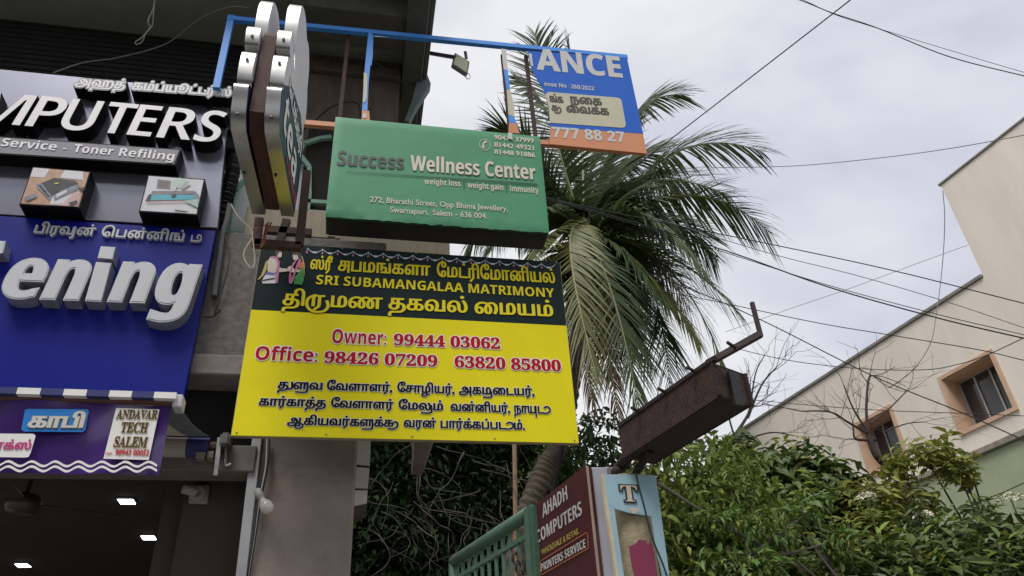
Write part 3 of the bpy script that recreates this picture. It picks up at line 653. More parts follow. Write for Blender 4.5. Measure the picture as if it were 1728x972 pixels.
# thin grey-white sliver along the rail
sheet([(632, 60.4), (646, 61.4), (655, 62.2), (632, 61.6)], lt, 'torn_strip', .05)

# ================================================================== AWNING WITH PRINTED VALANCE
YV = 3.85; Pv = YP(YV)
aw = thing('shop_awning', 'rolled striped awning with purple printed valance over the tea shop', 'awning', (-1.6, 4.3, zr(.36, YV)))
V, Fc = [], []; nx, nv = 60, 14; tlx = -3.2
TR, BR = Pv.at(289, 684), Pv.at(266, 798)
for j in range(nv + 1):
    for i in range(nx + 1):
        u, v = i / nx, j / nv
        xr2 = TR.x + (BR.x - TR.x) * (1 - v); x = tlx + (xr2 - tlx) * u; z = BR.z + (TR.z - BR.z) * v
        y = YV + (1 - v) * 0.03 + 0.012 * math.sin(x * 7 + v * 3) * (0.35 + .65 * v) + 0.007 * math.sin(x * 17 - v * 6)
        V.append((x, y, z))
for j in range(nv):
    for i in range(nx): a = j * (nx + 1) + i; Fc.append((a, a + 1, a + nx + 2, a + nx + 1))
va = obj('valance', (V, Fc), mat('purple_flex', (0.065, 0.022, 0.19), 0.28, 0.1, 3, spec=.7, coat=.3), aw, smooth=True)
Pv2 = YP(YV - 0.022)
rect_sub(Pv2, [(42, 692), (46, 690), (147, 690.5), (150, 694), (144, 725), (140, 729), (40, 728), (36, 724)], 0, .002, mat('sky_blue_print', (0.02, 0.20, 0.58), .35, .05), 'printed_patch', va)
text_px(Pv2, 'காபி', (46, 721.5), (140, 722), 18, lt, va, ref='ப', wx=.05, wy=.02, off=.004, halo=mat('gold_outline', (.32, .28, .12), .5), hw=.03)
rect_sub(Pv2, [(-70, 731), (56, 732), (60, 735), (52, 763), (48, 771), (42, 772), (-80, 770)], 0, .002, wh, 'printed_patch', va)
text_px(Pv2, 'னாக்ஸ்', (-38, 758), (51.5, 758.5), 11.5, mat('magenta_print', (.5, .03, .2), .45), va, ref='ப', wx=.035, wy=.015, off=.004)
rect_sub(Pv2, [(196, 688.5), (269, 691), (251, 776), (174.5, 774)], 0, .002, wh, 'printed_patch', va)
bn = mat('brown_print', (.055, .02, .012), .45); yl = mat('straw_outline', (.5, .40, .1), .5); rp_ = mat('red_print', (.5, .03, .03), .45)
for s, a, b, h in (('ANDAVAR', (196, 706.4), (265, 707), 14.5), ('TECH', (203, 729.5), (248, 730), 16.5), ('SALEM', (191.5, 754), (247, 755), 17)):
    text_px(Pv2, RB(s), a, b, h, bn, va, off=.004, halo=yl, hw=.03)
text_px(Pv2, 'Cell :', (177.5, 767.2), (191, 767.4), 4.6, rp_, va, off=.004, wx=.01)
text_px(Pv2, '98943 00052', (193.6, 768), (251, 769), 9.5, rp_, va, off=.004, wx=.03, wy=.02)
for yb in (782.5, 791):
    q = [];
    for i in range(90):
        x = -80 + 345 * i / 89; q.append(Pv2.at(x, yb + 4.0 * math.sin((x - 24) * 2 * math.pi / 39.5) + (x * .004)))
    up_, dn_ = [k + Vector((0, -.001, .006)) for k in q], [k + Vector((0, -.001, -.006)) for k in q]
    n_ = len(q); obj('wave_stripe', (up_ + dn_, [(i, i + n_, i + n_ + 1, i + 1) for i in range(n_ - 1)]), wh, va)
# awning cloth from front bar back to the roller, striped
zf, zro = TR.z + 0.02, PY(340, 752, 4.62).z
ycl = [YV + .03, YV + .2, 4.2, 4.45, 4.60]
stw, stb = mat('awning_white', (0.5, 0.48, 0.42), .8, .12, 6, transl=.25), mat('awning_blue', (0.035, 0.04, 0.16), .8, .12, 6)
stg = mat('awning_greyblue', (0.17, 0.19, 0.23), .8, .12, 6, transl=.2)
xe0, xe1 = PY(299, 678, YV).x, PY(354, 740, 4.62).x
for k in range(14):
    a0, a1 = xe0 - k * .125, xe0 - (k + 1) * .125; b0, b1 = xe1 - k * .125, xe1 - (k + 1) * .125; V, Fc = [], []
    for i, y in enumerate(ycl):
        t = (y - ycl[0]) / (ycl[-1] - ycl[0]); z = zf + (zro + .05 - zf) * t - .03 * math.sin(t * 3.14)
        V += [(a0 + (b0 - a0) * t, y, z), (a1 + (b1 - a1) * t, y, z)]
    for i in range(len(ycl) - 1): Fc.append((2 * i, 2 * i + 1, 2 * i + 3, 2 * i + 2))
    V2 = [(x, y, z + .004) for x, y, z in V]; n_ = len(V)
    Fc2 = [tuple(reversed([q + n_ for q in f])) for f in Fc]
    obj('cloth_stripe', (V + V2, Fc + Fc2), stw if k % 2 else stg, aw)
    rr = [0.052]; obj('rolled_stripe', lathe([(-a, r) for a, r in ((0, 0.001), (0, .062), (.125, .062), (.125, 0.001))], (b0 + .0, 4.66, zro), (1, 0, 0), 18), stw if k % 2 else stb, aw)
    fb = PY(299, 672, YV - .02); obj('front_bar_stripe', bar((fb.x - k * .105, YV - .035, fb.z), (fb.x - (k + 1) * .105, YV - .035, fb.z), .035, .034), wh if k % 2 == 0 else stb, aw)
obj('front_bar', tube([(-3.2, YV + .0, TR.z + .015), (xe0 + .01, YV + .0, TR.z + .015)], .016, 8), mat('bar_red_brown', (.14, .06, .05), .5), aw)
obj('bar_end_cap', bev(box(xe0 - .015, xe0 + .03, YV - .03, YV + .06, TR.z - .02, TR.z + .05), .006), mat('cap_white', (.55, .55, .55), .5), aw)
obj('roller_tube', tube([(xe1 - 1.7, 4.66, zro), (xe1 + .10, 4.66, zro)], .04, 12), M['rust'], aw)
gm = mat('galvanised_bracket', (0.33, 0.33, 0.32), .5, .3, 25, metal=.5)
bq = YP(4.62)
rect_sub(bq, [(367, 738), (374, 738), (371, 770), (367, 802), (360, 802), (364, 765)], 0.03, .02, gm, 'side_bracket', aw)
obj('gear_box', bev(box(bq.at(372, 750).x, bq.at(389, 750).x, 4.56, 4.68, bq.at(380, 757).z, bq.at(380, 735).z), .012, 2), mat('gear_grey', (.12, .115, .11), .5, .3), aw)
obj('crank_eye', tube([bq.at(381, 757), bq.at(380, 780), bq.at(381, 786), bq.at(390, 783)], .008, 6), gm, aw)
obj('hinge_plate', bev(box(bq.at(331, 768).x, bq.at(347, 768).x, 4.60, 4.68, bq.at(340, 775).z, bq.at(340, 764).z), .004), mat('hinge_tan', (.22, .2, .16), .6, .2), aw)
obj('hinge_plate', bev(box(bq.at(350, 768).x, bq.at(361, 768).x, 4.60, 4.68, bq.at(355, 775).z, bq.at(355, 763).z), .004), MATS['hinge_tan'], aw)

# ================================================================== SHOP LAMPS, FAN, FITTINGS
led = mat('lit_panel', (0.9, 0.95, 1.0), .5, 0, emit=5)
for (x, y), lab in (((214, 846), 'topmost of the three lit square ceiling lights in the dark shop'), ((251, 907), 'lit square ceiling light nearest the side wall of the shop, middle of three'), ((39, 954), 'lowest of the three lit square ceiling lights, at the bottom left corner')):
    c = PZ(x, y, ZC - .012)
    t = thing('ceiling_light', lab, 'light', c, 'square lights in the shop ceiling')
    obj('lamp_frame', bev(box(c.x - .06, c.x + .06, c.y - .06, c.y + .06, c.z - .002, c.z + .011), .003), M['ply'], t)
    obj('lit_diffuser', box(c.x - .052, c.x + .052, c.y - .052, c.y + .052, c.z - .006, c.z - .0025), led, t)
c = PZ(40, 850, ZC - .28)
fn = thing('ceiling_fan', 'dark ceiling fan in the shade of the shop interior', 'fan', (c.x, c.y, ZC))
fm = mat('fan_brown', (.06, .05, .045), .4, .2)
obj('down_rod', tube([(c.x, c.y, ZC), (c.x, c.y, c.z + .05)], .015, 8), fm, fn)
obj('canopy', lathe([(0, .06), (-.05, .05), (-.06, .001)], (c.x, c.y, ZC), (0, 0, 1)), fm, fn)
obj('motor', lathe([(.05, .001), (.05, .08), (.0, .11), (-.05, .09), (-.06, .001)], c, (0, 0, 1)), fm, fn, smooth=True)
for k in range(3):
    a = k * 2.094 + .5; d = Vector((math.cos(a), math.sin(a), 0)); s_ = Vector((-d.y, d.x, .12)) * .065
    obj('blade', prism([c + d * .1 - s_ * .6, c + d * .6 - s_, c + d * .6 + s_, c + d * .1 + s_ * .6], (0, 0, .006)), fm, fn)
pl_ = YP(4.99)
fl = thing('lamp_base', 'white square junction plate with a stub holder on the dark shop wall', 'fixture', PY(335, 835, 4.98))
wp = mat('aged_white_plastic', (.30, .29, .27), .55, .15, 12)
obj('plate', bev(([pl_.at(*q) for q in [(322, 819), (354, 820), (351, 852), (319, 851)]] + [pl_.at(*q) + Vector((0, -.03, 0)) for q in [(322, 819), (354, 820), (351, 852), (319, 851)]], [(0, 1, 2, 3), (7, 6, 5, 4), (0, 4, 5, 1), (1, 5, 6, 2), (2, 6, 7, 3), (3, 7, 4, 0)]), .006), wp, fl)
ctr = pl_.at(336, 836) + Vector((0, -.03, 0))
obj('socket_ring', lathe([(0, .05), (.03, .045), (.03, .03), (.01, .001)], ctr, (0, -1, 0)), wp, fl, smooth=True)
obj('stub', lathe([(0, .028), (.08, .03), (.085, .001)], ctr + Vector((-.01, -.03, .0)), (-1, -.5, .15)), wp, fl, smooth=True)
# conduit run and bulb on the pillar
cd = thing('conduit_pipe', 'pale grey conduit running down the left edge of the pillar', 'pipe', PY(435, 755, 4.70))
gc = mat('conduit_grey', (.36, .37, .39), .6, .15, 8)
pq = YP(4.70)
bx0 = pq.at(436, 742); bx1 = pq.at(408, 972); bx2 = bx1 + (bx1 - bx0) * .6
obj('channel', bar(bx0 + Vector((-.01, 0, .1)), bx2, .055, .04, (0, 1, 0)), gc, cd)
for k in range(3): obj('cable_run', tube(smooth_path([pq.at(447 + 4 * k, 738) + Vector((0, -.02, 0)), pq.at(446 + 3 * k, 790) + Vector((0, -.03, 0)), pq.at(437 + 2 * k, 840) + Vector((0, -.02, 0)), pq.at(430 + k, 900) + Vector((0, -.02, 0)), pq.at(418 + k, 972)]), .007, 5), M['cable'] if k != 1 else gc, cd)
bb = thing('light_bulb', 'unlit round white bulb in a holder on the conduit', 'bulb', PY(437, 835, 4.64))
b0, b1 = PY(435, 830, 4.62), PY(453, 860, 4.55)
dd = (b1 - b0).normalized()
obj('holder', lathe([(-.01, .001), (-.01, .022), (.05, .024), (.055, .018), (.075, .018)], b0, dd), wp, bb, smooth=True)
obj('bulb_glass', lathe([(.07, .016), (.09, .018), (.105, .028), (.125, .036), (.145, .038), (.165, .034), (.178, .02), (.183, .001)], b0, dd), mat('bulb_white', (.62, .6, .55), .25, .03, spec=.6), bb, smooth=True)

# ================================================================== CLOUD-EDGED DOUBLE SIGN, SEEN EDGE-ON
S = 1.25
XR = -0.42 * S; TH = 0.075
prof = [(3.08, 2.41), (2.62, 2.385), (2.49, 2.385), (2.44, 2.43), (2.42, 2.50), (2.40, 2.555), (2.415, 2.585), (2.455, 2.60), (2.43, 2.62), (2.418, 2.66), (2.415, 2.74), (2.425, 2.80), (2.465, 2.84), (2.43, 2.86), (2.418, 2.90), (2.42, 2.955), (2.45, 2.975), (2.60, 2.90), (2.56, 2.98),
        (2.535, 3.06), (2.52, 3.16), (2.53, 3.28), (2.58, 3.36), (2.68, 3.40), (2.78, 3.37), (2.86, 3.40), (2.95, 3.34), (2.98, 3.22), (3.02, 3.16), (3.05, 3.05), (3.02, 2.96), (3.07, 2.88), (3.09, 2.76), (3.10, 2.6)]
prof = [Vector((0, y * S, 1.6 + z * S)) for y, z in prof]
cen = sum(prof, Vector()) / len(prof)
base_prof = list(prof); prof_s = [prof[0], prof[1]] + smooth_path(prof[2:] , 4)
cl = thing('cloud_sign', 'double-sided shop sign with scalloped silver rim, seen edge-on beside the dark board', 'signboard', (XR - .2, 3.7, min(p.z for p in prof)))
chrome = mat('brushed_steel_rim', (0.46, 0.46, 0.45), 0.34, 0.15, 10, metal=0.95, c2=(.42, .38, .22), c2amt=.2); whb = mat('white_sheet', (.66, .64, .68), .5, .06); navy = mat('navy_print', (.02, .03, .08), .35, .15, 5)  # yellowish rim patches paint the yellow board's reflection into the colour
rusty = mat('red_rust_channel', (0.06, 0.02, 0.016), .75, .4, 18, .4, 90, c2=(.02, .008, .008), c2amt=.5)
def ring(x0_, x1_, pr, m, name, par, k=1.0, t=None):
    n_ = len(pr); sh = lambda x, y: x + (y - 2.42 * S) * .05; V = [Vector((sh(xx, (p.y - cen.y) * k + cen.y), (p.y - cen.y) * k + cen.y, (p.z - cen.z) * k + cen.z)) for xx in (x0_, x1_) for p in pr]
    return obj(name, (V, [(i, (i + 1) % n_, (i + 1) % n_ + n_, i + n_) for i in range(n_)]), m, par)
def disc(x, pr, m, name, par, k=1.0, th=.003):
    Pn = [Vector((x + ((p.y - cen.y) * k + cen.y - 2.42 * S) * .05, (p.y - cen.y) * k + cen.y, (p.z - cen.z) * k + cen.z)) for p in pr]
    return obj(name, prism(Pn, (th, 0, 0)), m, par)
XL = XR - 0.17
for xa, nm in ((XR, 'right'), (XL, 'left')):
    rim = ring(xa - TH, xa, prof_s, chrome, 'sign_rim', cl)
    me_ = rim.data; me_.polygons.foreach_set('use_smooth', [True] * len(me_.polygons)); me_.set_sharp_from_angle(angle=R_(50))
    disc(xa - TH + .002, prof_s, whb, 'back_sheet', cl, .985)
    disc(xa - .004, prof_s, whb, 'front_sheet', cl, .992)
    lowp = [p for p in prof if p.z < 1.6 + 2.98 * S]
    lowp = [prof[0], prof[1], prof[2], prof[3], prof[4], prof[5], prof[6], prof[7], prof[8], Vector((0, 2.6 * S, 1.6 + 2.80 * S)), Vector((0, 2.9 * S, 1.6 + 2.92 * S)), prof[-3], prof[-2], prof[-1]]
    disc(xa - .001, lowp, navy, 'printed_field', cl, .985, .002)
    for k in range(9):
        t = (k + .5) / 9; src = prof[1] + (prof[13] - prof[1]) * t
    for idx in (3, 10, 14, 1):
        p = prof[idx] + (Vector((0, .25, 0.07)) if idx == 1 else Vector((0, .0, .05)))
        ptr = prof[idx] if idx != 1 else prof[1] + (prof[0] - prof[1]) * .3
        obj('rim_screw', lathe([(0, .009), (.006, .009), (.007, .001)], Vector((xa - TH / 2, ptr.y, ptr.z)) + Vector((0, -.004 if idx != 1 else 0, -.002)), (0, -1 if idx != 1 else -.3, 0 if idx != 1 else -1)), M['black'], rim)
fr_ = disc(XL + .012, [Vector((0, y * S, 1.6 + z * S)) for y, z in ((3.05, 2.42), (2.5, 2.40), (2.445, 2.46), (2.445, 2.95), (2.47, 3.0), (2.6, 3.02), (2.65, 3.2), (2.9, 3.2), (3.0, 3.0))], rusty, 'rust_core', cl, 1.0, 0.17 - TH - .02)
# wording on the right-hand face: runs away from the camera
tea = lambda y, z: Vector((XR + .001 + (y - 2.42) * S * .05, y * S, 1.6 + z * S))
obj('lettering', text_geo(SB('tea'), tea(2.50, 2.47), tea(2.95, 2.50), Vector((0, 0, .24)), (1, -.05, 0), off=.004), wh, cl)
obj('lettering', text_geo('பேக்கரி', tea(2.52, 2.70), tea(3.02, 2.74), Vector((0, 0, .10)), (1, -.05, 0), off=.004, ref='ப', wx=.03), wh, cl)
obj('lettering', text_geo('டீ காபி', tea(2.70, 2.425), tea(3.04, 2.44), Vector((0, 0, .05)), (1, -.05, 0), off=.006, ref='ப', wx=.03), rp_, cl)
# rusty stand under it
pr1, pr2 = YP(3.95), YP(4.15)
stn = thing('sign_stand', 'rusty angle-iron stand under the scalloped sign with dangling wires', 'bracket', pr1.at(470, 412))
for a, b, p in (((438, 370), (432, 415), pr1), ((518, 290), (505, 415), pr1), ((484, 372), (472, 410), pr2), ((430, 411), (508, 417), pr1), ((447, 388), (526, 394), pr2)):
    obj('angle_iron', bar(p.at(*a), p.at(*b), .05, .04, (0, 1, 0)), M['rust'], stn)
for pts, m, r_ in (([(390, 345), (402, 365), (424, 388), (426, 400), (430, 440), (424, 452), (414, 440), (412, 425), (425, 402)], mat('cream_wire', (.45, .4, .28), .6), .004), ([(452, 376), (446, 392), (444, 408), (440, 418), (447, 405), (450, 390), (458, 376)], mat('red_wire', (.25, .05, .03), .6), .005), ([(424, 387), (440, 384), (455, 375)], MATS['red_wire'], .003)):
    obj('loose_wire', tube(smooth_path([YP(3.9).at(*q) for q in pts]), r_, 5), m, stn)

# corrugated hose bundle behind the board edge
hs = thing('corrugated_hose', 'black corrugated hose hanging beside the dark board', 'hose', PY(385, 380, 4.6))
hp = smooth_path([PY(398, 262, 4.72), PY(393, 290, 4.68), PY(386, 320, 4.66), PY(378, 350, 4.66), PY(368, 390, 4.66)], 16)
obj('hose', tube(hp, lambda t: .045 + .012 * math.cos(t * 150), 10), M['cable'], hs)
cdp = thing('grey_cable', 'thick grey cable clipped to the plaster beside the blue board', 'cable', PY(365, 480, 4.57))
obj('cable', tube(smooth_path([PY(388, 345, 4.57), PY(383, 372, 4.57), PY(376, 395, 4.57), PY(370, 440, 4.57), PY(362, 500, 4.57)]), .02, 8), mat('grey_cable_skin', (.11, .11, .115), .6), cdp)
obj('loose_cable', tube(smooth_path([PY(380, 392, 4.57), PY(386, 440, 4.55), PY(374, 490, 4.56), PY(362, 530, 4.57), PY(372, 522, 4.56), PY(360, 534, 4.57), PY(345, 535, 4.57)]), .005, 5), M['cable'], cdp)

# ================================================================== FLOODLIGHT
fd = thing('floodlight', 'small square floodlight on a brown arm against the sky', 'floodlight', PY(722, 92, 4.9))
pf = YP(4.4)
obj('arm', bar(PY(715, 88, 4.9), pf.at(768, 97), .03, .03), mat('arm_brown', (.06, .035, .045), .6), fd)
c4 = [pf.at(768, 88), pf.at(793, 103), pf.at(789, 126), pf.at(763, 109)]
nrm = Vector((.1, -1, -.35)).normalized()
obj('housing', bev(prism(c4, -nrm * .06), .008), mat('housing_grey', (.13, .12, .115), .5, .2), fd)
cc = sum(c4, Vector()) / 4
obj('lens', prism([cc + (q - cc) * .80 + nrm * .004 for q in c4], -nrm * .003), mat('floodlight_lens', (.36, .37, .26), .2, .15), fd)
obj('stirrup', bar(pf.at(785, 87), pf.at(787, 99), .025, .01, (0, 1, 0)), MATS['arm_brown'], fd)
obj('lamp_cable', tube(smooth_path([pf.at(789, 123), pf.at(793, 127), pf.at(792, 133), pf.at(787, 132), pf.at(786, 127)]), .004, 5), gm, fd)

# ================================================================== GATE, POST SIGNS, RUSTY SIGN BOX
ga, gb = PZ(766, 948, 2.6), PZ(893, 866, 2.6)
gt = thing('steel_gate', 'green painted steel gate leaf with upright bars and a rounded top rail', 'gate', ((ga + gb) / 2).to_tuple()[:2] + (0,))
gg = mat('gate_green', (0.06, 0.13, 0.088), .5, .25, 18, .15, 80, c2=(.05, .09, .07), c2amt=.3)
gd = (gb - ga).normalized(); ga2 = ga
obj('top_rail', tube([ga2, gb], .03, 10), gg, gt, smooth=True)
obj('second_rail', bar(ga2 - Vector((0, 0, .09)), gb - Vector((0, 0, .09)), .02), gg, gt)
obj('bottom_rail', bar(ga2 - Vector((0, 0, 2.45)), gb - Vector((0, 0, 2.45)), .04), gg, gt)
obj('hinge_post', bev(bar(gb + gd * .035 + Vector((0, 0, .02)), gb + gd * .035 - Vector((0, 0, 2.6)), .07, .06, gd), .012, 2), gg, gt)
nb = 11
obj('end_post', tube([ga2 + Vector((0, 0, .0)), ga2 - Vector((0, 0, 2.45))], .028, 10), gg, gt, smooth=True)
for i in range(nb):
    p = ga2 + (gb - ga2) * ((i + .5) / nb); obj('upright_bar', tube([p - Vector((0, 0, .03)), p - Vector((0, 0, 2.45))], .009, 6), gg, gt)
lk = thing('gate_chain', 'rusty chain hanging on the green gate beside its post', 'chain', PZ(876, 935, 2.35))
for k, (x, y) in enumerate(((868, 925), (874, 936), (870, 946), (878, 955), (872, 964), (880, 930))):
    c = PZ(x, y, 2.6 - .10 - .045 * k) ; c = gb + (ga - gb).normalized() * .10 + Vector((-.03 + .012 * (k % 3), -.03, -.17 - .04 * k))
    obj('chain_link', tube([c + Vector((  .013 * math.cos(t), .006 * math.sin(t * 2), .022 * math.sin(t))) for t in np.linspace(0, 6.28, 11)], .007, 5), mat('chain_rust', (.07, .04, .035), .7, .4, 40), lk)
# maroon board
ma, mb = PZ(897, 857, 2.62), PZ(986, 786, 2.62)
md = (mb - ma).normalized(); mn = Vector((-md.y, md.x, 0)) * -1
if mn.dot(Vector((-1, -1, 0))) < 0: mn = -mn
Pm = Plane(ma, mn)
mo = thing('maroon_signboard', 'maroon board listing printer services, fixed beside the gate post', 'signboard', ((ma + mb) / 2).to_tuple()[:2] + (1.3,))
mq = [ma, mb, mb - Vector((0, 0, 1.3)), ma - Vector((0, 0, 1.3))]
obj('board', prism(mq, -mn * .03), mat('maroon_vinyl', (.055, .008, .012), .4, .12, 6), mo)
grl = mat('silver_letter', (.42, .41, .40), .5, .1); gdl = mat('gold_letter', (.34, .25, .06), .5, .1)
def mtext(s, a, b, h, m, **k): text_px(Pm, s, a, b, h, m, mo, off=.003, **k)
mtext(SB('AHADH'), (917, 874), (959, 842), 22, grl, wx=.005)
mtext(SB('COMPUTERS'), (907, 917.5), (983.5, 868), 21, grl, wx=.005)
mtext('WHOLESALE & RETAIL', (915, 937), (978.5, 900), 9.5, gdl, wx=.02, wy=.01)
mtext(SB('PRINTERS SERVICE'), (914, 965), (989.5, 923.5), 13, grl, wx=.005)
for a, b in (((914, 946), (990, 898.5)), ((914, 970), (992, 925.5)), ((912, 947), (912, 970)), ((991.5, 900), (993, 925))):
    obj('printed_outline', bar(Pm.at(*a, .004), Pm.at(*b, .004), .003, .003), mat('orange_line', (.4, .13, .06), .5), mo)
# grey side strips of that board
for i, (x_, w_, m_) in enumerate(((0.0, .014, mat('board_edge_tan', (.32, .24, .18), .6, .2)), (0.015, .075, mat('lavender_board', (.40, .40, .47), .55, .08)), (.091, .07, mat('cement_grey', (.24, .24, .21), .85, .2, 8, .2)))):
    a = mb + Vector((.004 + x_, .0 + .012 * i, 0)); obj('edge_strip', bev(box(a.x, a.x + w_, a.y + .0, a.y + .05, 1.2, 2.62 + (.006 if i == 2 else 0)), .003), m_, mo)
# pale blue post with torn tin sheet
YO = 2.62; Po = YP(YO)
x0, x1 = Po.at(1019, 800).x, Po.at(1106, 800).x; zt_ = Po.at(1060, 801).z
po = thing('painted_post', 'concrete post wrapped in a torn pale blue tin sheet with a letter T', 'post', ((x0 + x1) / 2, YO + .1, 0))
obj('concrete_core', tube([((x0 + x1) / 2 + .01, YO + .09, 0), ((x0 + x1) / 2 + .01, YO + .09, zt_ + .012)], .078, 20), mat('post_concrete', (.36, .31, .2), .9, .3, 14, .5, 90, c2=(.16, .12, .08), c2amt=.35), po, smooth=False)
tin = mat('pale_blue_tin', (.30, .47, .55), .5, .14, 6, c2=(.5, .47, .33), c2amt=.32); tine = mat('tin_cream_edge', (.55, .48, .33), .6, .15, 20)
def tn(pts, m, nm, off=0, th=.004): return rect_sub(Po, pts, off, th, m, nm, po)
zz = Po.at
tn([(1019, 800), (1106, 802), (1113, 846), (1099, 871), (1064, 866), (1037, 858), (1026, 850)], tin, 'tin_sheet')
tn([(1026, 850.5), (1036.6, 858.5), (1041, 890), (1055, 985), (1052, 1010), (1046, 985), (1034, 900)], tin, 'tin_sheet')
tn([(1113, 846.5), (1132, 990), (1126, 1010), (1108, 930), (1099, 871.5)], tin, 'tin_sheet')
tn([(1016, 799), (1019, 800), (1026, 850), (1034, 900), (1046, 985), (1042, 985), (1029, 900), (1021, 850)], tine, 'tin_edge', 0, .02)
text_px(Po, RB('T'), (1049, 846.5), (1077, 847.5), 27, mat('post_letter', (.55, .47, .36), .6, .12, 20), po, off=.004, halo=mat('letter_dark_outline', (.02, .03, .04), .5), hw=.06)
tn([(1061, 857), (1079, 858), (1079, 861.5), (1074, 861.5), (1074, 867), (1066, 866), (1066, 861), (1061, 860.5)], MATS['post_letter'], 'lettering', .008, .001)
Pc = YP(YO + .01)
rect_sub(Pc, [(1062, 922), (1072, 918), (1078, 911), (1090, 912), (1093, 918), (1100, 914), (1104, 935), (1112, 990), (1075, 990), (1066, 950)], .003, .004, mat('magenta_patch', (.20, .018, .065), .6, .15, 12), 'paint_patch', po)
obj('loose_wire', tube(smooth_path([YP(2.6).at(*q) for q in ((1072, 785), (1076, 812), (1086, 850), (1100, 905), (1118, 950), (1130, 985))]), .0035, 5), M['cable'], po)
# rusty box on an arm
def bx_(x, y, z): return PZ(x, y, z)
ZB = 2.62
fl0, nl0, nr0 = PZ(1052, 772, ZB), PZ(1213, 668, ZB), PZ(1268, 686, ZB); f0, n0 = fl0, nl0
ax = (n0 - f0).normalized(); sdv = Vector((ax.y, -ax.x, 0)); 
if sdv.x < 0: sdv = -sdv
hB = PY(1207, 613, nl0.y).z - nl0.z; sdv = (nr0 - nl0); sdv.z = 0; wB = sdv.length; sdv.normalize()
rbx = thing('rusty_sign_box', 'empty rusted mesh sign box cantilevered from the post on an angle-iron arm', 'sign frame', f0)
ls = -sdv * wB * .8; rs = sdv * wB * .2
b8 = [fl0, fl0 + (nr0 - nl0), nr0, nl0]
rm = mat('box_rust', (.024, .013, .012), .85, .45, 22, .5, 120, c2=(.016, .011, .011), c2amt=.5)
obj('underside', prism([p + Vector((0, 0, .002)) for p in b8], (0, 0, .006)), rm, rbx)
# perforated left face: lattice of thin rods
nl, nh = 44, 14; gl = []
for i in range(nl + 1):
    p = b8[0] + (b8[3] - b8[0]) * (i / nl); gl.append(bar(p, p + Vector((0, 0, hB)), .0065, .004, ax))
for j in range(nh + 1):
    h_ = Vector((0, 0, hB * j / nh)); gl.append(bar(b8[0] + h_, b8[3] + h_, .005, .0055))
obj('mesh_panel', join(*gl), mat('mesh_rust', (.055, .03, .024), .8, .4, 30), rbx, kind='stuff')
obj('inner_panel', prism([b8[0] + sdv * .012, b8[3] + sdv * .012, b8[3] + sdv * .012 + Vector((0, 0, hB)), b8[0] + sdv * .012 + Vector((0, 0, hB))], sdv * .004), mat('mesh_inner', (.02, .013, .012), .9, .3, 20), rbx)
obj('end_panel', prism([b8[3] - ax * .004, b8[2] - ax * .004, b8[2] - ax * .004 + Vector((0, 0, hB)), b8[3] - ax * .004 + Vector((0, 0, hB))], ax * .003), mat('end_rust', (.05, .03, .026), .85, .5, 40, .6, 100), rbx)
obj('right_panel', prism([b8[1], b8[2], b8[2] + Vector((0, 0, hB)), b8[1] + Vector((0, 0, hB))], sdv * -.003), rm, rbx)
obj('top_panel', prism([p + Vector((0, 0, hB)) for p in b8], (0, 0, .003)), rm, rbx)
for k in range(4):
    for z_ in (0, hB): pass
for i in (2, 3): obj('corner_angle', bar(b8[i] + ax * .004, b8[i] + ax * .004 + Vector((0, 0, hB)), .012, .012, ax), rm, rbx)
mid = (b8[2] + b8[3]) / 2 + ax * .012
obj('end_angle', bar(mid - Vector((0, 0, .02)), mid + Vector((0, 0, hB - .02)), .036, .014, ax), mat('end_angle_dark', (.025, .022, .024), .6, .3, 20), rbx)
# arm along the top, running on past the box, with stubs and an upright
t0 = b8[0] + Vector((0, 0, hB + .008)); t1 = PZ(1283, 564, (b8[3].z + hB + .05))
t0b = b8[3] + Vector((0, 0, hB + .008))
obj('arm', bar(t0, t0b + ax * .02, .016, .014), rm, rbx)
obj('arm', bar(t0b - ax * .02, t1, .018, .02), mat('arm_purple_rust', (.05, .032, .036), .75, .3, 20), rbx)
obj('arm_upright', bar(t1 - Vector((0, 0, .01)), t1 + Vector((0, 0, .12)), .012, .012), MATS['arm_purple_rust'], rbx)
for fr0 in (.25, .55, .85, 1.35):
    p = t0 + (t0b - t0) * fr0 if fr0 < 1 else t0b + (t1 - t0b) * .5
    obj('stub', bar(p, p - sdv * .05 + ax * .01, .008, .008), rm, rbx)
obj('support_pipe', tube(smooth_path([PY(1040, 800, 2.68), PY(1046, 788, 2.70), f0 + ax * .03 + sdv * .02 + Vector((0, 0, .01)), f0 + ax * .12 + sdv * .02 + Vector((0, 0, .02))]), .022, 10), rm, rbx, smooth=True)
obj('support_pipe', tube([PY(1072, 800, 2.66), f0 + ax * .10 + sdv * .06], .014, 8), rm, rbx)

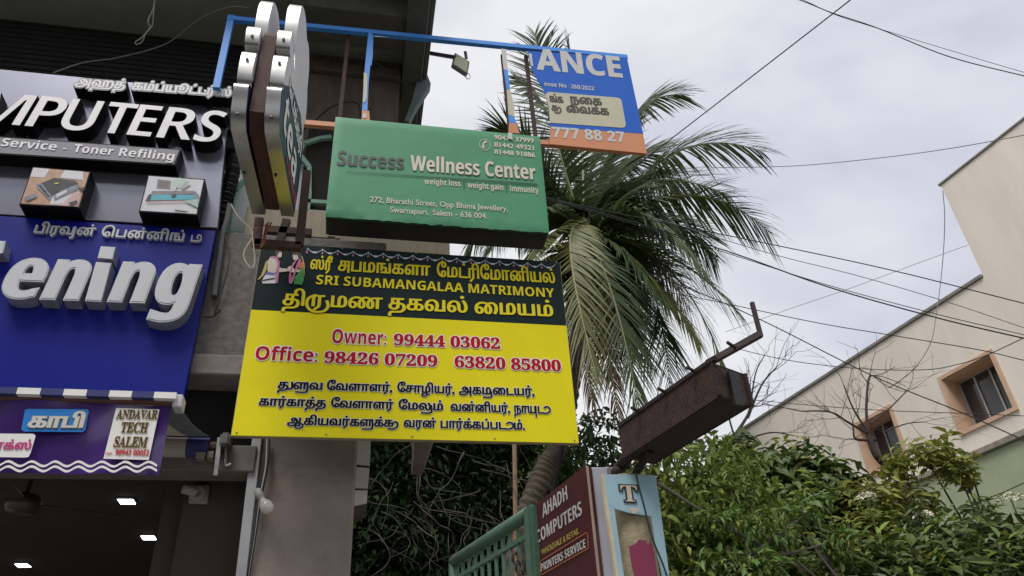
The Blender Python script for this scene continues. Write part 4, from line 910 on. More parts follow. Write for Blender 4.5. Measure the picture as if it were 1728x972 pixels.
# ================================================================== RIGHT-HAND BUILDING
WO = Vector((8.5, 7.57, 0)); WD = Vector((-.2, 1, 0)).normalized(); WN = Vector((-1, -.2, 0)).normalized()
def WL(s_, d, z): p = WO + WD * s_ + WN * d; return Vector((p.x, p.y, z + 1.6))
def vox(sv, zv, fill_, d0, d1):
    idx = {}; V, Fc = [], []
    def vid(i, j, k):
        if (i, j, k) not in idx: idx[(i, j, k)] = len(V); V.append(WL(sv[i], (d0, d1)[k], zv[j]))
        return idx[(i, j, k)]
    nI, nJ = len(sv) - 1, len(zv) - 1; fl_ = lambda i, j: 0 <= i < nI and 0 <= j < nJ and fill_(i, j)
    for i in range(nI):
        for j in range(nJ):
            if not fl_(i, j): continue
            Fc.append((vid(i, j, 1), vid(i, j + 1, 1), vid(i + 1, j + 1, 1), vid(i + 1, j, 1))); Fc.append((vid(i, j, 0), vid(i + 1, j, 0), vid(i + 1, j + 1, 0), vid(i, j + 1, 0)))
            if not fl_(i - 1, j): Fc.append((vid(i, j, 0), vid(i, j + 1, 0), vid(i, j + 1, 1), vid(i, j, 1)))
            if not fl_(i + 1, j): Fc.append((vid(i + 1, j, 1), vid(i + 1, j + 1, 1), vid(i + 1, j + 1, 0), vid(i + 1, j, 0)))
            if not fl_(i, j - 1): Fc.append((vid(i, j, 0), vid(i, j, 1), vid(i + 1, j, 1), vid(i + 1, j, 0)))
            if not fl_(i, j + 1): Fc.append((vid(i, j + 1, 1), vid(i, j + 1, 0), vid(i + 1, j + 1, 0), vid(i + 1, j + 1, 1)))
    return V, Fc
rbd = thing('cream_house', 'pale cream house with two peach-framed windows and a stepped parapet on the right', 'house', WL(2, -1, -1.6))
sv = [-4, 0, .37, 1.19, 2.22, 2.93, 7.0]; zv = [-1.6, 3.905, 4.70, 5.74, 7.44]
cream2 = mat('cream_render', (.75, .69, .61), .9, .10, 1.2, .18, 40, c2=(.55, .475, .41), c2amt=.34, stretch=(2.5, 2.5, .45))
obj('wall', vox(sv, zv, lambda i, j: not (j == 1 and i in (2, 4)) and not (j == 3 and i > 0), -.45, 0), cream2, rbd)
obj('house_body', join(([WL(s_, d, z_) for d in (-6, -.46) for z_ in (-1.6, 5.5) for s_ in (-4, 6.9)], [(0, 1, 3, 2), (4, 6, 7, 5), (0, 2, 6, 4), (1, 5, 7, 3), (0, 4, 5, 1), (2, 3, 7, 6)])), cream2, rbd)
def wbox(s0, s1, d0, d1, z0, z1): return ([WL(s_, d, z_) for z_ in (z0, z1) for d in (d0, d1) for s_ in (s0, s1)], [(0, 2, 3, 1), (4, 5, 7, 6), (0, 1, 5, 4), (2, 6, 7, 3), (0, 4, 6, 2), (1, 3, 7, 5)])
cop = mat('weathered_coping', (.24, .22, .20), .9, .3, 9, .3, 60)
obj('parapet_coping', bev(wbox(.01, 7.0, -.46, .03, 5.743, 5.80), .008), cop, rbd)
obj('tower_coping', bev(wbox(-4, .03, -.46, .02, 7.443, 7.48), .006), cop, rbd)
# rain streaks under the tower coping: stains with their own shape
stn_ = mat('rain_stain', (.40, .33, .24), .95, .3, 12)
peach = mat('peach_paint', (.58, .40, .28), .8, .10, 5); alu = mat('aluminium_frame', (.48, .46, .44), .5, .1, metal=.3); gls = mat('tinted_glass', (.045, .045, .05), .08, .1, spec=.6)
for s0, s1 in ((.37, 1.19), (2.22, 2.93)):
    w = obj('window', wbox(s0 + .02, s1 - .02, -.33, -.32, 3.92, 4.69), mat('room_dark', (.03, .03, .03), .9), rbd)
    for a in ((s0 - .055, s0, 3.85, 4.755), (s1, s1 + .055, 3.85, 4.755)): obj('window_surround', wbox(a[0], a[1], .001, .03, a[2], a[3]), peach, w)
    for a in ((s0 + .0005, s1 - .0005, 3.85, 3.904), (s0 + .0005, s1 - .0005, 4.701, 4.755)): obj('window_surround', wbox(a[0], a[1], .001, .029, a[2], a[3]), peach, w)
    for a in ((s0 + .001, s0 + .01, 3.907, 4.698), (s1 - .01, s1 - .001, 3.907, 4.698)): obj('reveal', wbox(a[0], a[1], -.30, .0, a[2], a[3]), peach, w)
    for a in ((s0 + .0105, s1 - .0105, 3.906, 3.915), (s0 + .0105, s1 - .0105, 4.69, 4.699)): obj('reveal', wbox(a[0], a[1], -.30, -.001, a[2], a[3]), peach, w)
    c0, c1 = s0 + .014, s1 - .014
    for a in ((c0, c1, 3.917, 3.945), (c0, c1, 4.66, 4.688)): obj('frame_rail', wbox(a[0], a[1], -.31, -.27, a[2], a[3]), alu, w)
    for k in range(4):
        x = c0 + (c1 - c0 - .025) * k / 3; obj('frame_stile', wbox(x, x + .025, -.309, -.268, 3.9455, 4.6595), alu, w)
        if k < 3: obj('pane', wbox(x + .026, x + (c1 - c0 - .025) / 3 - .001, -.296, -.29, 3.946, 4.659), gls, w)
gw_ = thing('sage_wall', 'sage green lower wall with a weathered ledge below the cream house', 'wall', WL(2, .2, -1.6))
obj('wall', wbox(-4, 7.0, .004, .22, -1.6, 3.42), mat('sage_paint', (.36, .41, .27), .85, .15, 2, .2, 40, c2=(.29, .34, .22), c2amt=.3), gw_)
obj('ledge', bev(wbox(-4, 7.0, .004, .27, 3.425, 3.51), .01), mat('ledge_weathered', (.30, .27, .22), .9, .35, 9, .3, 60), gw_)
obj('water_tank', lathe([(0, .001), (0, .3), (.5, .32), (.62, .2), (.65, .001)], WL(6.0, -.8, 5.5), (0, 0, 1)), mat('tank_grey', (.35, .36, .36), .6, .1), rbd, smooth=True)

# ================================================================== FOLIAGE
def npv(a): return np.array([tuple(v) for v in a], float)
def unit(a): return a / (np.linalg.norm(a, axis=-1, keepdims=True) + 1e-9)
def leaf_mesh(name, base, d, nrm, ln, wd_, m, parent, droop=.25, fold=.25, kind=None):
    """one folded, drooping leaf per row"""
    base, d, nrm = np.asarray(base), unit(np.asarray(d)), np.asarray(nrm); n = len(base)
    s = unit(np.cross(d, nrm)); u = np.cross(s, d); ln = np.asarray(ln).reshape(-1, 1); w = np.asarray(wd_).reshape(-1, 1)
    def at(t, side, lift): return base + d * ln * t + s * w * side + u * (w * lift * fold) - u * ln * droop * t * t
    V = np.stack([at(0, 0, 0), at(.35, 0, 0), at(.72, 0, 0), at(1, 0, 0), at(.30, .5, 1), at(.68, .42, 1), at(.30, -.5, 1), at(.68, -.42, 1)], 1).reshape(-1, 3)
    Fq = np.array([(0, 1, 4, 4), (0, 6, 1, 1), (1, 2, 5, 4), (1, 6, 7, 2), (2, 3, 5, 5), (2, 7, 3, 3)])
    faces = []
    for k in range(n):
        b = k * 8
        for q in Fq:
            t = tuple(b + x for x in q); faces.append(t if q[2] != q[3] else t[:3])
    return obj(name, (V.tolist(), faces), m, parent, kind=kind)
def rand_dirs(n):
    v = rng.normal(size=(n, 3)); return unit(v)
def whorl(tips, axes, per, ln, wr, tilt=.5):
    """leaves radiating from twig tips"""
    B, D, Nn, Ln = [], [], [], []
    for p, a in zip(tips, axes):
        a = unit(a); x = unit(np.cross(a, rng.normal(size=3))); y = np.cross(a, x); ph = rng.uniform(0, 6.28)
        k = per + rng.integers(-2, 3)
        for i in range(k):
            t = ph + 2.4 * i; r_ = x * math.cos(t) + y * math.sin(t); e = tilt * rng.uniform(.2, 1.5)
            B.append(p - a * .02 * i * ln / .1); D.append(r_ + a * e); Nn.append(a + rng.normal(size=3) * .25); Ln.append(ln * rng.uniform(.65, 1.2))
    return np.array(B), np.array(D), np.array(Nn), np.array(Ln)
def canopy_points(c, r, n, shell=.55):
    d = rand_dirs(n); rad = rng.uniform(shell, 1, (n, 1)) ** .6
    return np.asarray(c) + d * rad * np.asarray(r), d

# ---- coconut palm
HT = PY(988, 388, 12)
pm = thing('coconut_palm', 'tall coconut palm with drooping fronds behind the signboards', 'tree', (1.4, 12, 0))
tr = smooth_path([Vector((1.9, 12, 0)), PY(868, 972, 12), PY(916, 800, 12), PY(948, 740, 12), PY(975, 560, 12), HT], 44)
obj('trunk', tube(tr, lambda t: .20 - .06 * t + .014 * math.sin(t * 330), 14), mat('palm_bark', (.085, .064, .048), .9, .4, 8, .8, 40, stretch=(1, 1, 5)), pm, smooth=True)
palm_g = mat('palm_leaf', (.052, .085, .028), .5, .2, 3, island=.65, transl=.32, spec=.35); palm_y = mat('palm_leaf_yellow', (.13, .15, .045), .5, .2, 3, island=.5, transl=.3, spec=.35); palm_b = mat('palm_leaf_dead', (.14, .085, .05), .7, .3, 3, island=.5, transl=.15)
rach = mat('frond_stalk', (.22, .22, .09), .5, .2, 4)
def frond(ctrl, tip, m, wlen=.85, n=84, roll=0.0, sag=.35, fwd=.55):
    p0, p1, p2 = HT + Vector(rng.normal(size=3) * .12), ctrl, tip
    L_ = (p1 - p0).length + (p2 - p1).length; P_, T_ = [], []
    ts = np.linspace(0, 1, n)
    for t in ts:
        P_.append(p0 * (1 - t) ** 2 + p1 * 2 * t * (1 - t) + p2 * t * t); T_.append(((p1 - p0) * (1 - t) + (p2 - p1) * t).normalized())
    fo = obj('frond', tube(P_[::4] + [P_[-1]], .035, 6, .006), rach, pm)
    V, Fc = [], []
    for i in range(3, n):
        t = ts[i]; pr_ = (0.35 + 1.0 * math.sin(min(1, t * 1.15) * math.pi * .75)) if t < .95 else .45
        for sd in (-1, 1):
            tv = T_[i]; s_ = tv.cross(Vector((0, 0, 1)));
            if s_.length < .05: s_ = Vector((1, 0, 0))
            s_.normalize(); u_ = s_.cross(tv).normalized(); s_ = (s_ * math.cos(roll) + u_ * math.sin(roll)) * sd
            if rng.random() < .05: continue
            d_ = (s_ * (1.0 - .45 * t) + tv * (fwd + .8 * t * t) + Vector((0, 0, -.15)) + Vector(rng.normal(size=3) * .07)).normalized(); ln = wlen * pr_ * rng.uniform(.82, 1.12) * .95
            w_ = .027; q = P_[i]; b = len(V); pts = []
            dd = d_.copy()
            for k in range(5):
                pts.append(q.copy()); q = q + dd * (ln / 4); dd = (dd + Vector((0, 0, -sag * .42 * (1 + .6 * rng.random())))).normalized()
            wn = d_.cross(tv); wn = (tv * .8 + wn * .3).normalized()
            for k, q in enumerate(pts):
                ww = w_ * (1, 1.2, 1.0, .65, .08)[k]; V += [q - wn * ww, q + wn * ww]
            for k in range(4): Fc.append((b + 2 * k, b + 2 * k + 1, b + 2 * k + 3, b + 2 * k + 2))
    obj('leaflets', (V, Fc), m, fo)
FR = [((925, 210), 11.5, (903, 58), 11.2, 0, .9), ((985, 170), 12.5, (958, 80), 12.5, 0, .8), ((880, 190), 12, (822, 225), 12, 0, .8), ((850, 260), 13, (785, 430), 13, 0, .9), ((1050, 150), 12.5, (1152, 160), 12, 0, .85),
      ((1120, 195), 12, (1284, 255), 11.6, 0, 1.0), ((1170, 270), 12, (1302, 395), 11.6, 0, 1.05), ((1130, 395), 11, (1246, 528), 10.6, 0, .8), ((1150, 400), 12, (1220, 620), 11.6, 1, 1.0), ((1110, 400), 12.6, (1130, 650), 12.2, 0, 1.05),
      ((930, 350), 10.4, (1008, 640), 9.6, 1, .95), ((880, 370), 10.6, (850, 570), 10, 1, .9), ((1030, 420), 10.6, (1080, 700), 10.6, 0, .9), ((1000, 440), 11.4, (1052, 750), 11.2, 2, .6), ((960, 460), 11.6, (1005, 700), 11.4, 2, .6),
      ((1060, 240), 13.5, (1150, 330), 14.5, 0, 1.0), ((910, 270), 14, (870, 400), 15, 0, 1.0), ((1090, 300), 11, (1195, 470), 10.4, 0, 1.0), ((1020, 180), 13, (1010, 110), 14, 0, .8), ((1070, 330), 12.6, (1160, 520), 12.8, 0, 1.0),
      ((900, 300), 11, (830, 420), 10.6, 0, .9), ((1050, 380), 13.5, (1090, 560), 14, 0, 1.0), ((960, 250), 13, (900, 250), 13.5, 0, .9), ((1010, 430), 12.5, (1030, 640), 12.8, 0, .9), ((1100, 430), 11.6, (1180, 580), 11.2, 1, .9), ((1080, 260), 12.6, (1230, 330), 12.8, 0, 1.0),
      ((1040, 300), 12, (1130, 380), 11.6, 0, 1.0), ((950, 300), 12.5, (890, 330), 12.6, 0, .9), ((1000, 300), 13.5, (1040, 250), 14, 0, .9), ((1060, 400), 11.4, (1130, 520), 11, 0, .9), ((930, 420), 12.6, (890, 520), 12.8, 0, .9),
      ((960, 200), 12.4, (870, 130), 12.6, 0, .8), ((1040, 420), 12.2, (1070, 600), 12, 0, 1.0), ((1020, 250), 12.8, (1080, 190), 13.2, 0, .9), ((980, 430), 12.8, (990, 600), 13, 0, 1.0), ((1140, 340), 12.8, (1210, 440), 13, 0, .9),
      ((1010, 330), 12, (1060, 330), 12, 0, .9), ((960, 340), 12, (915, 380), 12, 0, .9), ((1040, 440), 13, (1100, 620), 13.4, 0, 1.0), ((1070, 440), 12.4, (1150, 600), 12.6, 0, 1.0), ((1020, 280), 12.2, (1100, 260), 12, 0, 1.0), ((930, 330), 13, (880, 300), 13.4, 0, .9),
      ((1100, 350), 12.4, (1190, 400), 12.2, 0, 1.0), ((1000, 420), 12, (1040, 560), 11.8, 0, 1.0), ((950, 440), 12.4, (960, 600), 12.2, 2, .7)]
for c, cy_, t, ty, kd, wl in FR: frond(PY(*c, cy_), PY(*t, ty), (palm_g, palm_y, palm_b)[kd], wl, roll=rng.uniform(-.3, .3), sag=(.30 if kd != 2 else .9))
for k in range(7):   # coconuts and spathes at the heart
    c = HT + Vector(rng.normal(size=3) * .25) - Vector((0, 0, .35)); obj('coconut', lathe([(-.15, .001), (-.1, .09), (0, .125), (.1, .09), (.15, .001)], c, rng.normal(size=3), 10), mat('green_coconut', (.14, .12, .04), .5, .3), pm, smooth=True)

# ---- small-leaved thicket under the yellow board
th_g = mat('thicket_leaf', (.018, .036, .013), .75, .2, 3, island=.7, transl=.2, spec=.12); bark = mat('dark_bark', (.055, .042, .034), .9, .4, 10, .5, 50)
def leafy_tree(name, label, base, cens, m, n, ln, wr, parent_group=None, trunk_r=.09, whl=0, tilt=.5, droop=.3):
    t = thing(name, label, 'tree' if 'tree' in name else 'shrub', base, parent_group); base = Vector(base); gl = []
    for c, r in cens:
        c = Vector(c); mid = base.lerp(c, .55) + Vector(rng.normal(size=3) * .15)
        gl.append(tube(smooth_path([base, mid, c], 4), trunk_r, 7, trunk_r * .25))
    obj('trunk', join(*gl), bark, t)
    tot = sum(r[0] * r[1] * r[2] for _, r in cens) ; B, D, Nn, Ln = [], [], [], []
    for c, r in cens:
        k = int(n * r[0] * r[1] * r[2] / tot)
        if whl:
            p, d = canopy_points(c, r, k // whl); a = d * .7 + np.array([0, 0, .8]); b_, d_, n_, l_ = whorl(p, a, whl, ln, wr, tilt)
        else:
            p, d = canopy_points(c, r, k, .35); b_ = p; d_ = rand_dirs(k) + d * .5 - np.array([0, 0, .3]); n_ = rand_dirs(k) * .6 + np.array([0, -.2, 1]); l_ = ln * rng.uniform(.6, 1.25, k)
        B.append(b_); D.append(d_); Nn.append(n_); Ln.append(l_)
    B, D, Nn, Ln = map(np.concatenate, (B, D, Nn, Ln))
    yk = rng.random(len(B)) < (.2 if 'shrub' in name else 0.0); Ln = Ln * np.where(yk, .8, rng.choice([.8, 1.0, 1.25], len(Ln)))
    leaf_mesh('crown', B[~yk], D[~yk], Nn[~yk], Ln[~yk], (Ln * wr)[~yk], m, t, droop)
    if yk.any(): leaf_mesh('pale_leaves', B[yk] + D[yk] * .02, D[yk] + np.array([0, 0, .3]), Nn[yk], Ln[yk], (Ln * wr)[yk], mat('pale_leaf', (.21, .27, .055), .5, .2, 3, island=.7, transl=.35, spec=.3), t, droop * .5)  # paler leaves for variety, their brighter colour also standing in for highlights
    return t
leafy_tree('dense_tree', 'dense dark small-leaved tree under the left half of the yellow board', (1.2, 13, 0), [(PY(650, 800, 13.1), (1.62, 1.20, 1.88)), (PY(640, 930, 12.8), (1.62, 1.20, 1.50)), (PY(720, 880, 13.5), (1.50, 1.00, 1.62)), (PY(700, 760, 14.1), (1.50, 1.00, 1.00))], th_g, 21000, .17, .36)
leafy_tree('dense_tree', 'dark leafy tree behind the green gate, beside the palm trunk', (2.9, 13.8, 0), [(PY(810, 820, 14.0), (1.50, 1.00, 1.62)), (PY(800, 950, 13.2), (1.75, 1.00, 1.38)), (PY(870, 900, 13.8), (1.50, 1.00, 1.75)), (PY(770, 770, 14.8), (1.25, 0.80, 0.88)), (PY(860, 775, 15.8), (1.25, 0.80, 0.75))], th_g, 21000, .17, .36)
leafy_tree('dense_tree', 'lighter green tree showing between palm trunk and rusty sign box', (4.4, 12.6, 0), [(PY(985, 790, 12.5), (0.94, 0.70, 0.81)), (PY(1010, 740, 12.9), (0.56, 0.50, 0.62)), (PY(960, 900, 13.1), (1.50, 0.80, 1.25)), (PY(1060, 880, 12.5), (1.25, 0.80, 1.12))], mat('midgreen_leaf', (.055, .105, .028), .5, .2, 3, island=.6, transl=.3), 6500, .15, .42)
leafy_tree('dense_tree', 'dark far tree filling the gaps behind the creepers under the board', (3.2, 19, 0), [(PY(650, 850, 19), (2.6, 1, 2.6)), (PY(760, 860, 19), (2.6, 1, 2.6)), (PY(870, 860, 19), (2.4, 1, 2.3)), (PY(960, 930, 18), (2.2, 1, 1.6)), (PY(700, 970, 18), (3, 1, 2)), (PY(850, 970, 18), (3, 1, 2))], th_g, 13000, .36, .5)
vn = mat('dry_vine', (.085, .07, .055), .85, .25, 10)
for k in range(3):
    vt = thing('dry_creeper', ('tangled pale dry creeper hanging from the slab end beside the pillar', 'tangle of bare pale creeper across the dark leaves under the board', 'bare creeper loops just left of the palm trunk')[k], 'creeper', PY((640, 745, 840)[k], 850, 9), 'dry creepers under the yellow board')
    gl = []
    for j in range((12, 16, 14)[k]):
        x, y = rng.uniform(-55, 65) + (645, 745, 840)[k], rng.uniform(740, 900); ang = rng.uniform(-1.2, 2.2); pts = []
        dd_ = 8.9 + rng.uniform(-.4, .3)
        for q in range(7):
            pts.append(PY(x, y, dd_)); ang += rng.normal() * .45; x += math.cos(ang) * 20; y += abs(math.sin(ang)) * 17 + 2; dd_ += rng.normal() * .04
        gl.append(tube(smooth_path(pts, 3), .004 + .005 * rng.random(), 4, .003))
    obj('stems', join(*gl), vn, vt, kind='stuff')
pol = thing('bamboo_pole', 'thin upright brown pole in the foliage left of the palm trunk', 'pole', PY(870, 960, 9).to_tuple()[:2] + (0,))
pa_, pb_ = PY(868, 735, 9), PY(871, 960, 9); obj('pole', tube([pa_ + (pa_ - pb_) * .1, pb_ + (pb_ - pa_) * 1.5], .028, 8), mat('bamboo_brown', (.24, .16, .09), .7, .25, 8), pol)
pip = thing('dark_pipe', 'dark slanting pipe just right of the palm trunk', 'pipe', PY(935, 830, 9.5)); obj('pipe', tube([PY(952, 735, 9.5), PY(930, 850, 9.5)], .035, 8), mat('pipe_dark', (.012, .01, .009), .9, spec=.1), pip)

# ---- shrubs on the right
g1 = mat('shrub_leaf', (.14, .19, .04), .55, .2, 3, island=.7, transl=.25, spec=.25); g2 = mat('dark_glossy_leaf', (.085, .13, .034), .45, .2, 3, island=.7, transl=.2, spec=.3); g3 = mat('yellow_green_leaf', (.23, .25, .055), .5, .2, 3, island=.5, transl=.3, spec=.3); g4 = mat('bright_leaf', (.10, .18, .035), .5, .2, 3, island=.5, transl=.3)
def shrub(label, base, cens, m, n, ln, wr, whl=7, **k): return leafy_tree('leafy_shrub', label, base, cens, m, n, ln, wr, 'shrubs along the right side', .022, whl, **k)
shrub('fine-leaved green shrub just right of the pale blue post', (2.7, 5.2, 0), [(PY(1160, 830, 5.0), (.42, .4, .38)), (PY(1150, 930, 4.9), (.45, .4, .4)), (PY(1235, 880, 5.2), (.45, .4, .45)), (PY(1210, 790, 5.4), (.35, .3, .28)), (PY(1140, 1010, 5), (.5, .4, .4)), (PY(1260, 990, 5), (.5, .4, .4))], g1, 6500, .085, .40, 0)
shrub('bright green feathery shrub in front of the dark bushes', (3.2, 4.6, 0), [(PY(1290, 900, 4.6), (.22, .2, .07)), (PY(1330, 870, 4.7), (.20, .2, .06)), (PY(1370, 850, 4.8), (.16, .15, .05)), (PY(1200, 880, 4.6), (.2, .2, .07)), (PY(1420, 905, 4.7), (.14, .15, .05)), (PY(1250, 960, 4.5), (.3, .2, .12))], g4, 1500, .075, .32, 0)
shrub('dark bush with drooping oval leaves before the cream wall', (4.6, 6.4, 0), [(PY(1330, 790, 6.4), (.42, .4, .32)), (PY(1400, 820, 6.2), (.35, .35, .3)), (PY(1290, 830, 6.2), (.4, .4, .4)), (PY(1360, 900, 6), (.6, .5, .5)), (PY(1300, 990, 5.8), (.7, .5, .5)), (PY(1250, 760, 6.8), (.28, .3, .25))], g2, 4200, .15, .40, 6, tilt=.1, droop=.5)
shrub('yellow-green spray of oval leaves below the left window', (5.0, 5.6, 0), [(PY(1560, 768, 5.6), (.34, .25, .10)), (PY(1615, 792, 5.5), (.15, .2, .15)), (PY(1510, 795, 5.6), (.14, .2, .10)), (PY(1590, 738, 5.6), (.10, .12, .07)), (PY(1630, 770, 5.5), (.10, .1, .05))], g3, 520, .105, .42, 6, tilt=.35)
shrub('yellowish leafy shrub around the bare trunk', (4.6, 5.7, 0), [(PY(1540, 835, 5.7), (.32, .3, .15)), (PY(1460, 850, 5.6), (.28, .3, .22)), (PY(1470, 910, 5.5), (.4, .3, .25)), (PY(1420, 870, 5.8), (.22, .25, .25))], g3, 1250, .10, .40, 6, tilt=.3)
shrub('glossy dark green shrub with white flower heads at the right edge', (5.2, 4.9, 0), [(PY(1640, 880, 4.9), (.32, .3, .22)), (PY(1710, 900, 4.8), (.28, .3, .2)), (PY(1580, 910, 4.9), (.32, .3, .25)), (PY(1660, 960, 4.8), (.5, .4, .25)), (PY(1500, 960, 4.9), (.45, .4, .25)), (PY(1740, 980, 4.7), (.4, .4, .3)), (PY(1560, 1010, 4.8), (.6, .4, .3)), (PY(1420, 1000, 5), (.5, .4, .3))], g2, 4200, .115, .34, 8, tilt=.55)
shrub('low green undergrowth filling the gaps behind the front shrubs', (4.4, 7.4, 0), [(PY(1300, 930, 7.6), (1.2, .5, .6)), (PY(1480, 940, 7.4), (1.0, .5, .55)), (PY(1650, 960, 6.6), (.8, .4, .4)), (PY(1180, 880, 7.8), (.8, .5, .55)), (PY(1430, 860, 7.4), (.6, .4, .3))], g2, 7000, .12, .4, 0)
fw = mat('white_flower', (.72, .70, .56), .6, .1); cnt = 0
for (x, y, Y_), lab in (((1706, 843, 4.75), 'round white flower head standing above the shrub at the right'), ((1462, 840, 5.2), 'pale flower head among yellowish leaves beside the bare trunk'), ((1558, 872, 4.9), 'small pale flower head low in the dark shrub')):
    c = PY(x, y, Y_); t = thing('flower_head', lab, 'flower', c, 'white flower heads'); r_ = .055 if cnt == 0 else .04; cnt += 1
    d = rand_dirs(90); d[:, 2] = abs(d[:, 2]) * .7; leaf_mesh('florets', npv([c] * 90) + d * r_ * np.array([1.3, 1.3, .7]), d + rng.normal(size=(90, 3)) * .4, rand_dirs(90), np.full(90, .028), np.full(90, .018), fw, t, kind='stuff')
    obj('stalk', tube([c, c - Vector((0, 0, .4))], .006, 5), MATS['shrub_leaf'], t)
for i, (a, b) in enumerate((((1110, 815), (1360, 965)), ((1190, 985), (1370, 860)), ((1265, 942), (1385, 920)))):
    obj('bare_stem', tube(smooth_path([PY(*a, 4.55), PY((a[0] + b[0]) / 2, (a[1] + b[1]) / 2 + 4, 4.5), PY(*b, 4.6)], 4), .011, 6, .006), vn, tag(bpy.data.objects.new('fallen_branch', None), ('pale bare branch slanting down across the shrubs from the post', 'pale bare branch rising to the right through the shrubs', 'short pale twig lying low across the shrubs')[i], 'branch'))
for o in bpy.data.objects:
    if o.name.startswith('fallen_branch') and not o.users_collection: COL.objects.link(o)

# ---- bare trees
def bare(name, label, base, limbs, Yp, seed, r0=.045):
    rg = random.Random(seed); t = thing(name, label, 'tree', base); gl = []
    bk_ = mat('bare_bark', (.05, .036, .032), .9, .3, 14)
    def grow(p, d, ln, r, lv):
        pts = [p]; q = p.copy(); dd = d.copy()
        for k in range(4):
            dd = (dd + Vector((rg.gauss(0, .16), rg.gauss(0, .12), rg.gauss(0, .16) + .03))).normalized(); q = q + dd * ln / 4; pts.append(q.copy())
        gl.append(tube(pts, r * .75, 5, r * .45))
        if lv > 0:
            for k in range(rg.choice((2, 3)) if lv > 1 else 3):
                i = rg.choice((2, 3, 4)); nd = (dd + Vector((rg.gauss(0, .75), rg.gauss(0, .35), rg.gauss(.05, .65)))).normalized(); grow(pts[i], nd, ln * rg.uniform(.55, .8), r * .55, lv - 1)
    tk = None
    for pts, ra, rb_, lv in limbs:
        P_ = smooth_path([PY(*q, Yp) for q in pts], 5)
        g_ = tube(P_, ra, 7, rb_)
        if tk is None: tk = obj('trunk', tube([Vector(base)] + P_, ra, 8, rb_), bk_, t)
        else: gl.append(g_)
        if lv >= 0:
            for k in range(len(P_) // 4 + 1):
                i = rg.randrange(len(P_) // 3, len(P_)); d = (P_[min(i + 1, len(P_) - 1)] - P_[max(i - 1, 0)]).normalized(); grow(P_[i], (d + Vector((rg.gauss(0, .7), rg.gauss(0, .3), rg.gauss(0, .5)))).normalized(), .38, rb_ * .75, lv)
            grow(P_[-1], (P_[-1] - P_[-2]).normalized(), .36, rb_ * .8, lv)
    obj('branches', join(*gl), bk_, t, kind='stuff')
b_ = PY(1560, 960, 6.3)
bare('bare_tree', 'leafless tree in front of the left peach window', (b_.x, b_.y, 0), [([(1545, 900), (1520, 810), (1480, 770), (1466, 735)], .055, .026, -1), ([(1466, 735), (1462, 690), (1466, 640), (1474, 634)], .017, .008, 1), ([(1464, 732), (1430, 712), (1400, 695), (1352, 694)], .014, .006, 1), ([(1464, 728), (1440, 690), (1424, 650)], .012, .006, 1), ([(1478, 742), (1448, 742), (1441, 735), (1440, 715)], .018, .006, 1), ([(1470, 715), (1500, 690), (1530, 660)], .010, .005, 1), ([(1488, 730), (1530, 715), (1560, 712)], .008, .004, 1)], 6.3, 5)
b_ = PY(1300, 960, 6.9)
bare('bare_tree', 'leafless thin tree behind the rusty sign box', (b_.x, b_.y, 0), [([(1330, 900), (1300, 800), (1262, 770), (1240, 735)], .05, .026, -1), ([(1240, 735), (1262, 700), (1266, 680)], .02, .010, 1), ([(1262, 705), (1285, 650), (1310, 620)], .014, .007, 1), ([(1240, 738), (1230, 700), (1240, 680)], .012, .006, 1), ([(1250, 745), (1300, 730), (1340, 735)], .010, .005, 1), ([(1266, 690), (1275, 630), (1290, 600)], .010, .005, 1)], 6.9, 9)

# ================================================================== OVERHEAD WIRES
def wire(label, pts, r_=.009, m=None, cat='wire'):
    P_ = smooth_path([PD(x, y, d) for x, y, d in pts], 8); o = obj('overhead_wire', tube(P_, r_ * .82, 5), m or M['cable']); tag(o, label, cat, 'overhead wires')
gy = mat('grey_wire', (.16, .16, .17), .6)
wire('thick black cable rising steeply to the top edge of the sky', [(1060, 290, 11), (1190, 190, 10.4), (1435, 0, 9.4), (1560, -100, 9)], .009)
wire('dark wire crossing the upper right corner of the sky', [(1300, -15, 10), (1350, 0, 10), (1405, 22, 10), (1480, 47, 10), (1600, 95, 10), (1728, 128, 10), (1800, 145, 10)], .007)
wire('thin wire just above the dark one in the upper right corner', [(1300, -22, 9.9), (1360, 2, 9.95), (1410, 25, 10), (1482, 48, 10), (1600, 84, 10), (1728, 122, 10), (1800, 140, 10)], .004, gy)
wire('thin grey wire sagging across the sky to the tower', [(1200, 283, 12), (1340, 280, 11.5), (1480, 267, 11), (1600, 251, 10.6), (1728, 228, 10.2), (1800, 212, 10)], .006, gy)
wire('heavy double cable sloping down from the green sign to the right', [(860, 310, 8), (925, 334, 8), (1100, 384, 8.2), (1245, 430, 8.4), (1400, 485, 8.4), (1580, 536, 8.4), (1728, 571, 8.4), (1800, 588, 8.4)], .0085)
wire('twin of the heavy cable, a hair below it', [(860, 314, 8.1), (925, 337, 8.1), (1100, 387, 8.3), (1245, 433, 8.5), (1400, 482, 8.5), (1580, 530, 8.5), (1728, 565, 8.5), (1800, 583, 8.5)], .005)
wire('straight wire above the heavy cable on the right', [(900, 330, 9), (1100, 372, 9), (1290, 410, 9), (1500, 455, 9), (1728, 512, 9), (1800, 530, 9)], .007)
wire('thin wire between the heavy cable and the straight one', [(1080, 360, 9.2), (1290, 425, 9.2), (1450, 466, 9.2), (1600, 510, 9.2), (1728, 553, 9.2), (1800, 575, 9.2)], .005, gy)
wire('steep dark wire running down past the windows', [(960, 425, 9), (1130, 475, 8.8), (1280, 538, 8.6), (1470, 633, 8.2), (1620, 695, 8), (1728, 743, 7.8), (1800, 775, 7.7)], .007)
wire('wire crossing just above the right window', [(1000, 470, 10), (1180, 503, 9.6), (1370, 543, 9.2), (1500, 565, 9), (1650, 590, 8.8), (1728, 608, 8.6), (1800, 622, 8.5)], .006)
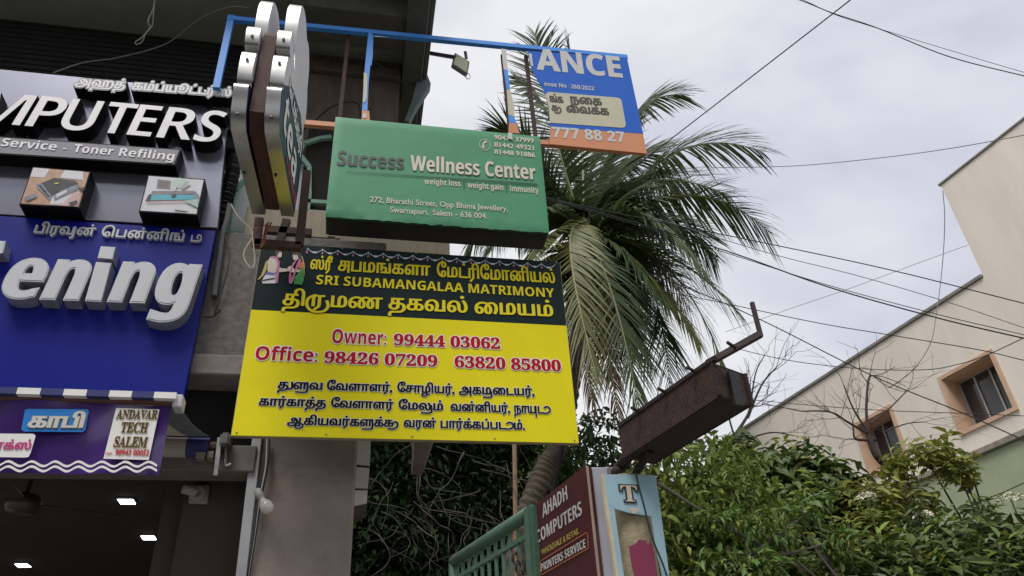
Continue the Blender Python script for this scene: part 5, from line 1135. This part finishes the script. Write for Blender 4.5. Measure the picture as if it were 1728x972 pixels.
wire('thin wire level with the lower window', [(1240, 672, 9.4), (1380, 685, 9.2), (1500, 693, 9), (1640, 698, 8.7), (1728, 702, 8.6), (1800, 705, 8.5)], .005)
wire('thin slack wire joining the corner of the right window', [(1230, 585, 9.6), (1330, 608, 9.4), (1450, 622, 9.2), (1560, 624, 9), (1620, 614, 8.9), (1668, 598, 8.8), (1728, 570, 8.7)], .0055)
wire('pale rope rising to the tower corner', [(1225, 560, 10.6), (1330, 522, 10.6), (1430, 488, 10.6), (1560, 440, 10.6), (1632, 414, 10.6)], .005, mat('pale_rope', (.4, .39, .39), .7))
wire('wire hanging loose from the tower corner across the parapet', [(1591, 322, 11.2), (1594, 360, 11.1), (1593, 410, 11), (1588, 470, 10.8), (1580, 530, 10.3), (1570, 580, 9.9), (1540, 625, 9.7), (1500, 655, 9.7)], .006, gy)
wire('thin wire low across the sage green wall', [(1640, 850, 8.1), (1690, 832, 8), (1728, 815, 7.9), (1800, 785, 7.8)], .005)
wire('white cord dangling in a loop from the soffit', [(262, -20, 7.6), (259, 12, 7.5), (250, 34, 7.4), (252, 48, 7.4), (238, 64, 7.4), (229, 70, 7.4), (230, 75, 7.4), (240, 70, 7.4), (246, 56, 7.4), (257, 42, 7.4), (259, 20, 7.4), (261, 0, 7.5)], .006, mat('white_cord', (.5, .48, .42), .7), 'cord')
wire('thin cable sagging from the shutter to the blue frame', [(90, 123, 6.3), (140, 106, 6.4), (200, 97, 6.4), (280, 74, 6.4), (340, 30, 6.4), (390, 12, 6.4), (420, 14, 6.4)], .006, mat('charcoal_cable', (.06, .06, .06), .6), 'cable')  # cable skin in one even dark grey
wire('black cable drooping from the pillar top to the slab end', [(463, 735, 6.0), (490, 770, 6.0), (503, 800, 6), (545, 850, 6), (590, 884, 6)], .008, mat('dun_cable', (.06, .045, .035), .6), 'cable')
wire('black cable hanging straight down the pillar face', [(476, 735, 6.0), (500, 790, 6.0), (505, 830, 6), (502, 890, 6), (503, 946, 6)], .007, None, 'cable')
wire('black cable arching over the cream wall between the boards', [(610, 425, 6.1), (650, 414, 6.1), (678, 392, 6.1), (690, 390, 6.1), (720, 402, 6.1), (745, 410, 6.1), (757, 428, 6.1)], .012, None, 'cable')
wire('thin black cable looping in front of the brown upper wall', [(505, 225, 6.7), (530, 205, 6.7), (560, 180, 6.7), (590, 172, 6.7), (606, 178, 6.7), (608, 200, 6.7)], .008, None, 'cable')
wire('dark cable slanting down across the brown upper wall', [(606, 88, 7), (632, 104, 7), (660, 125, 7), (690, 148, 7)], .008, None, 'cable')
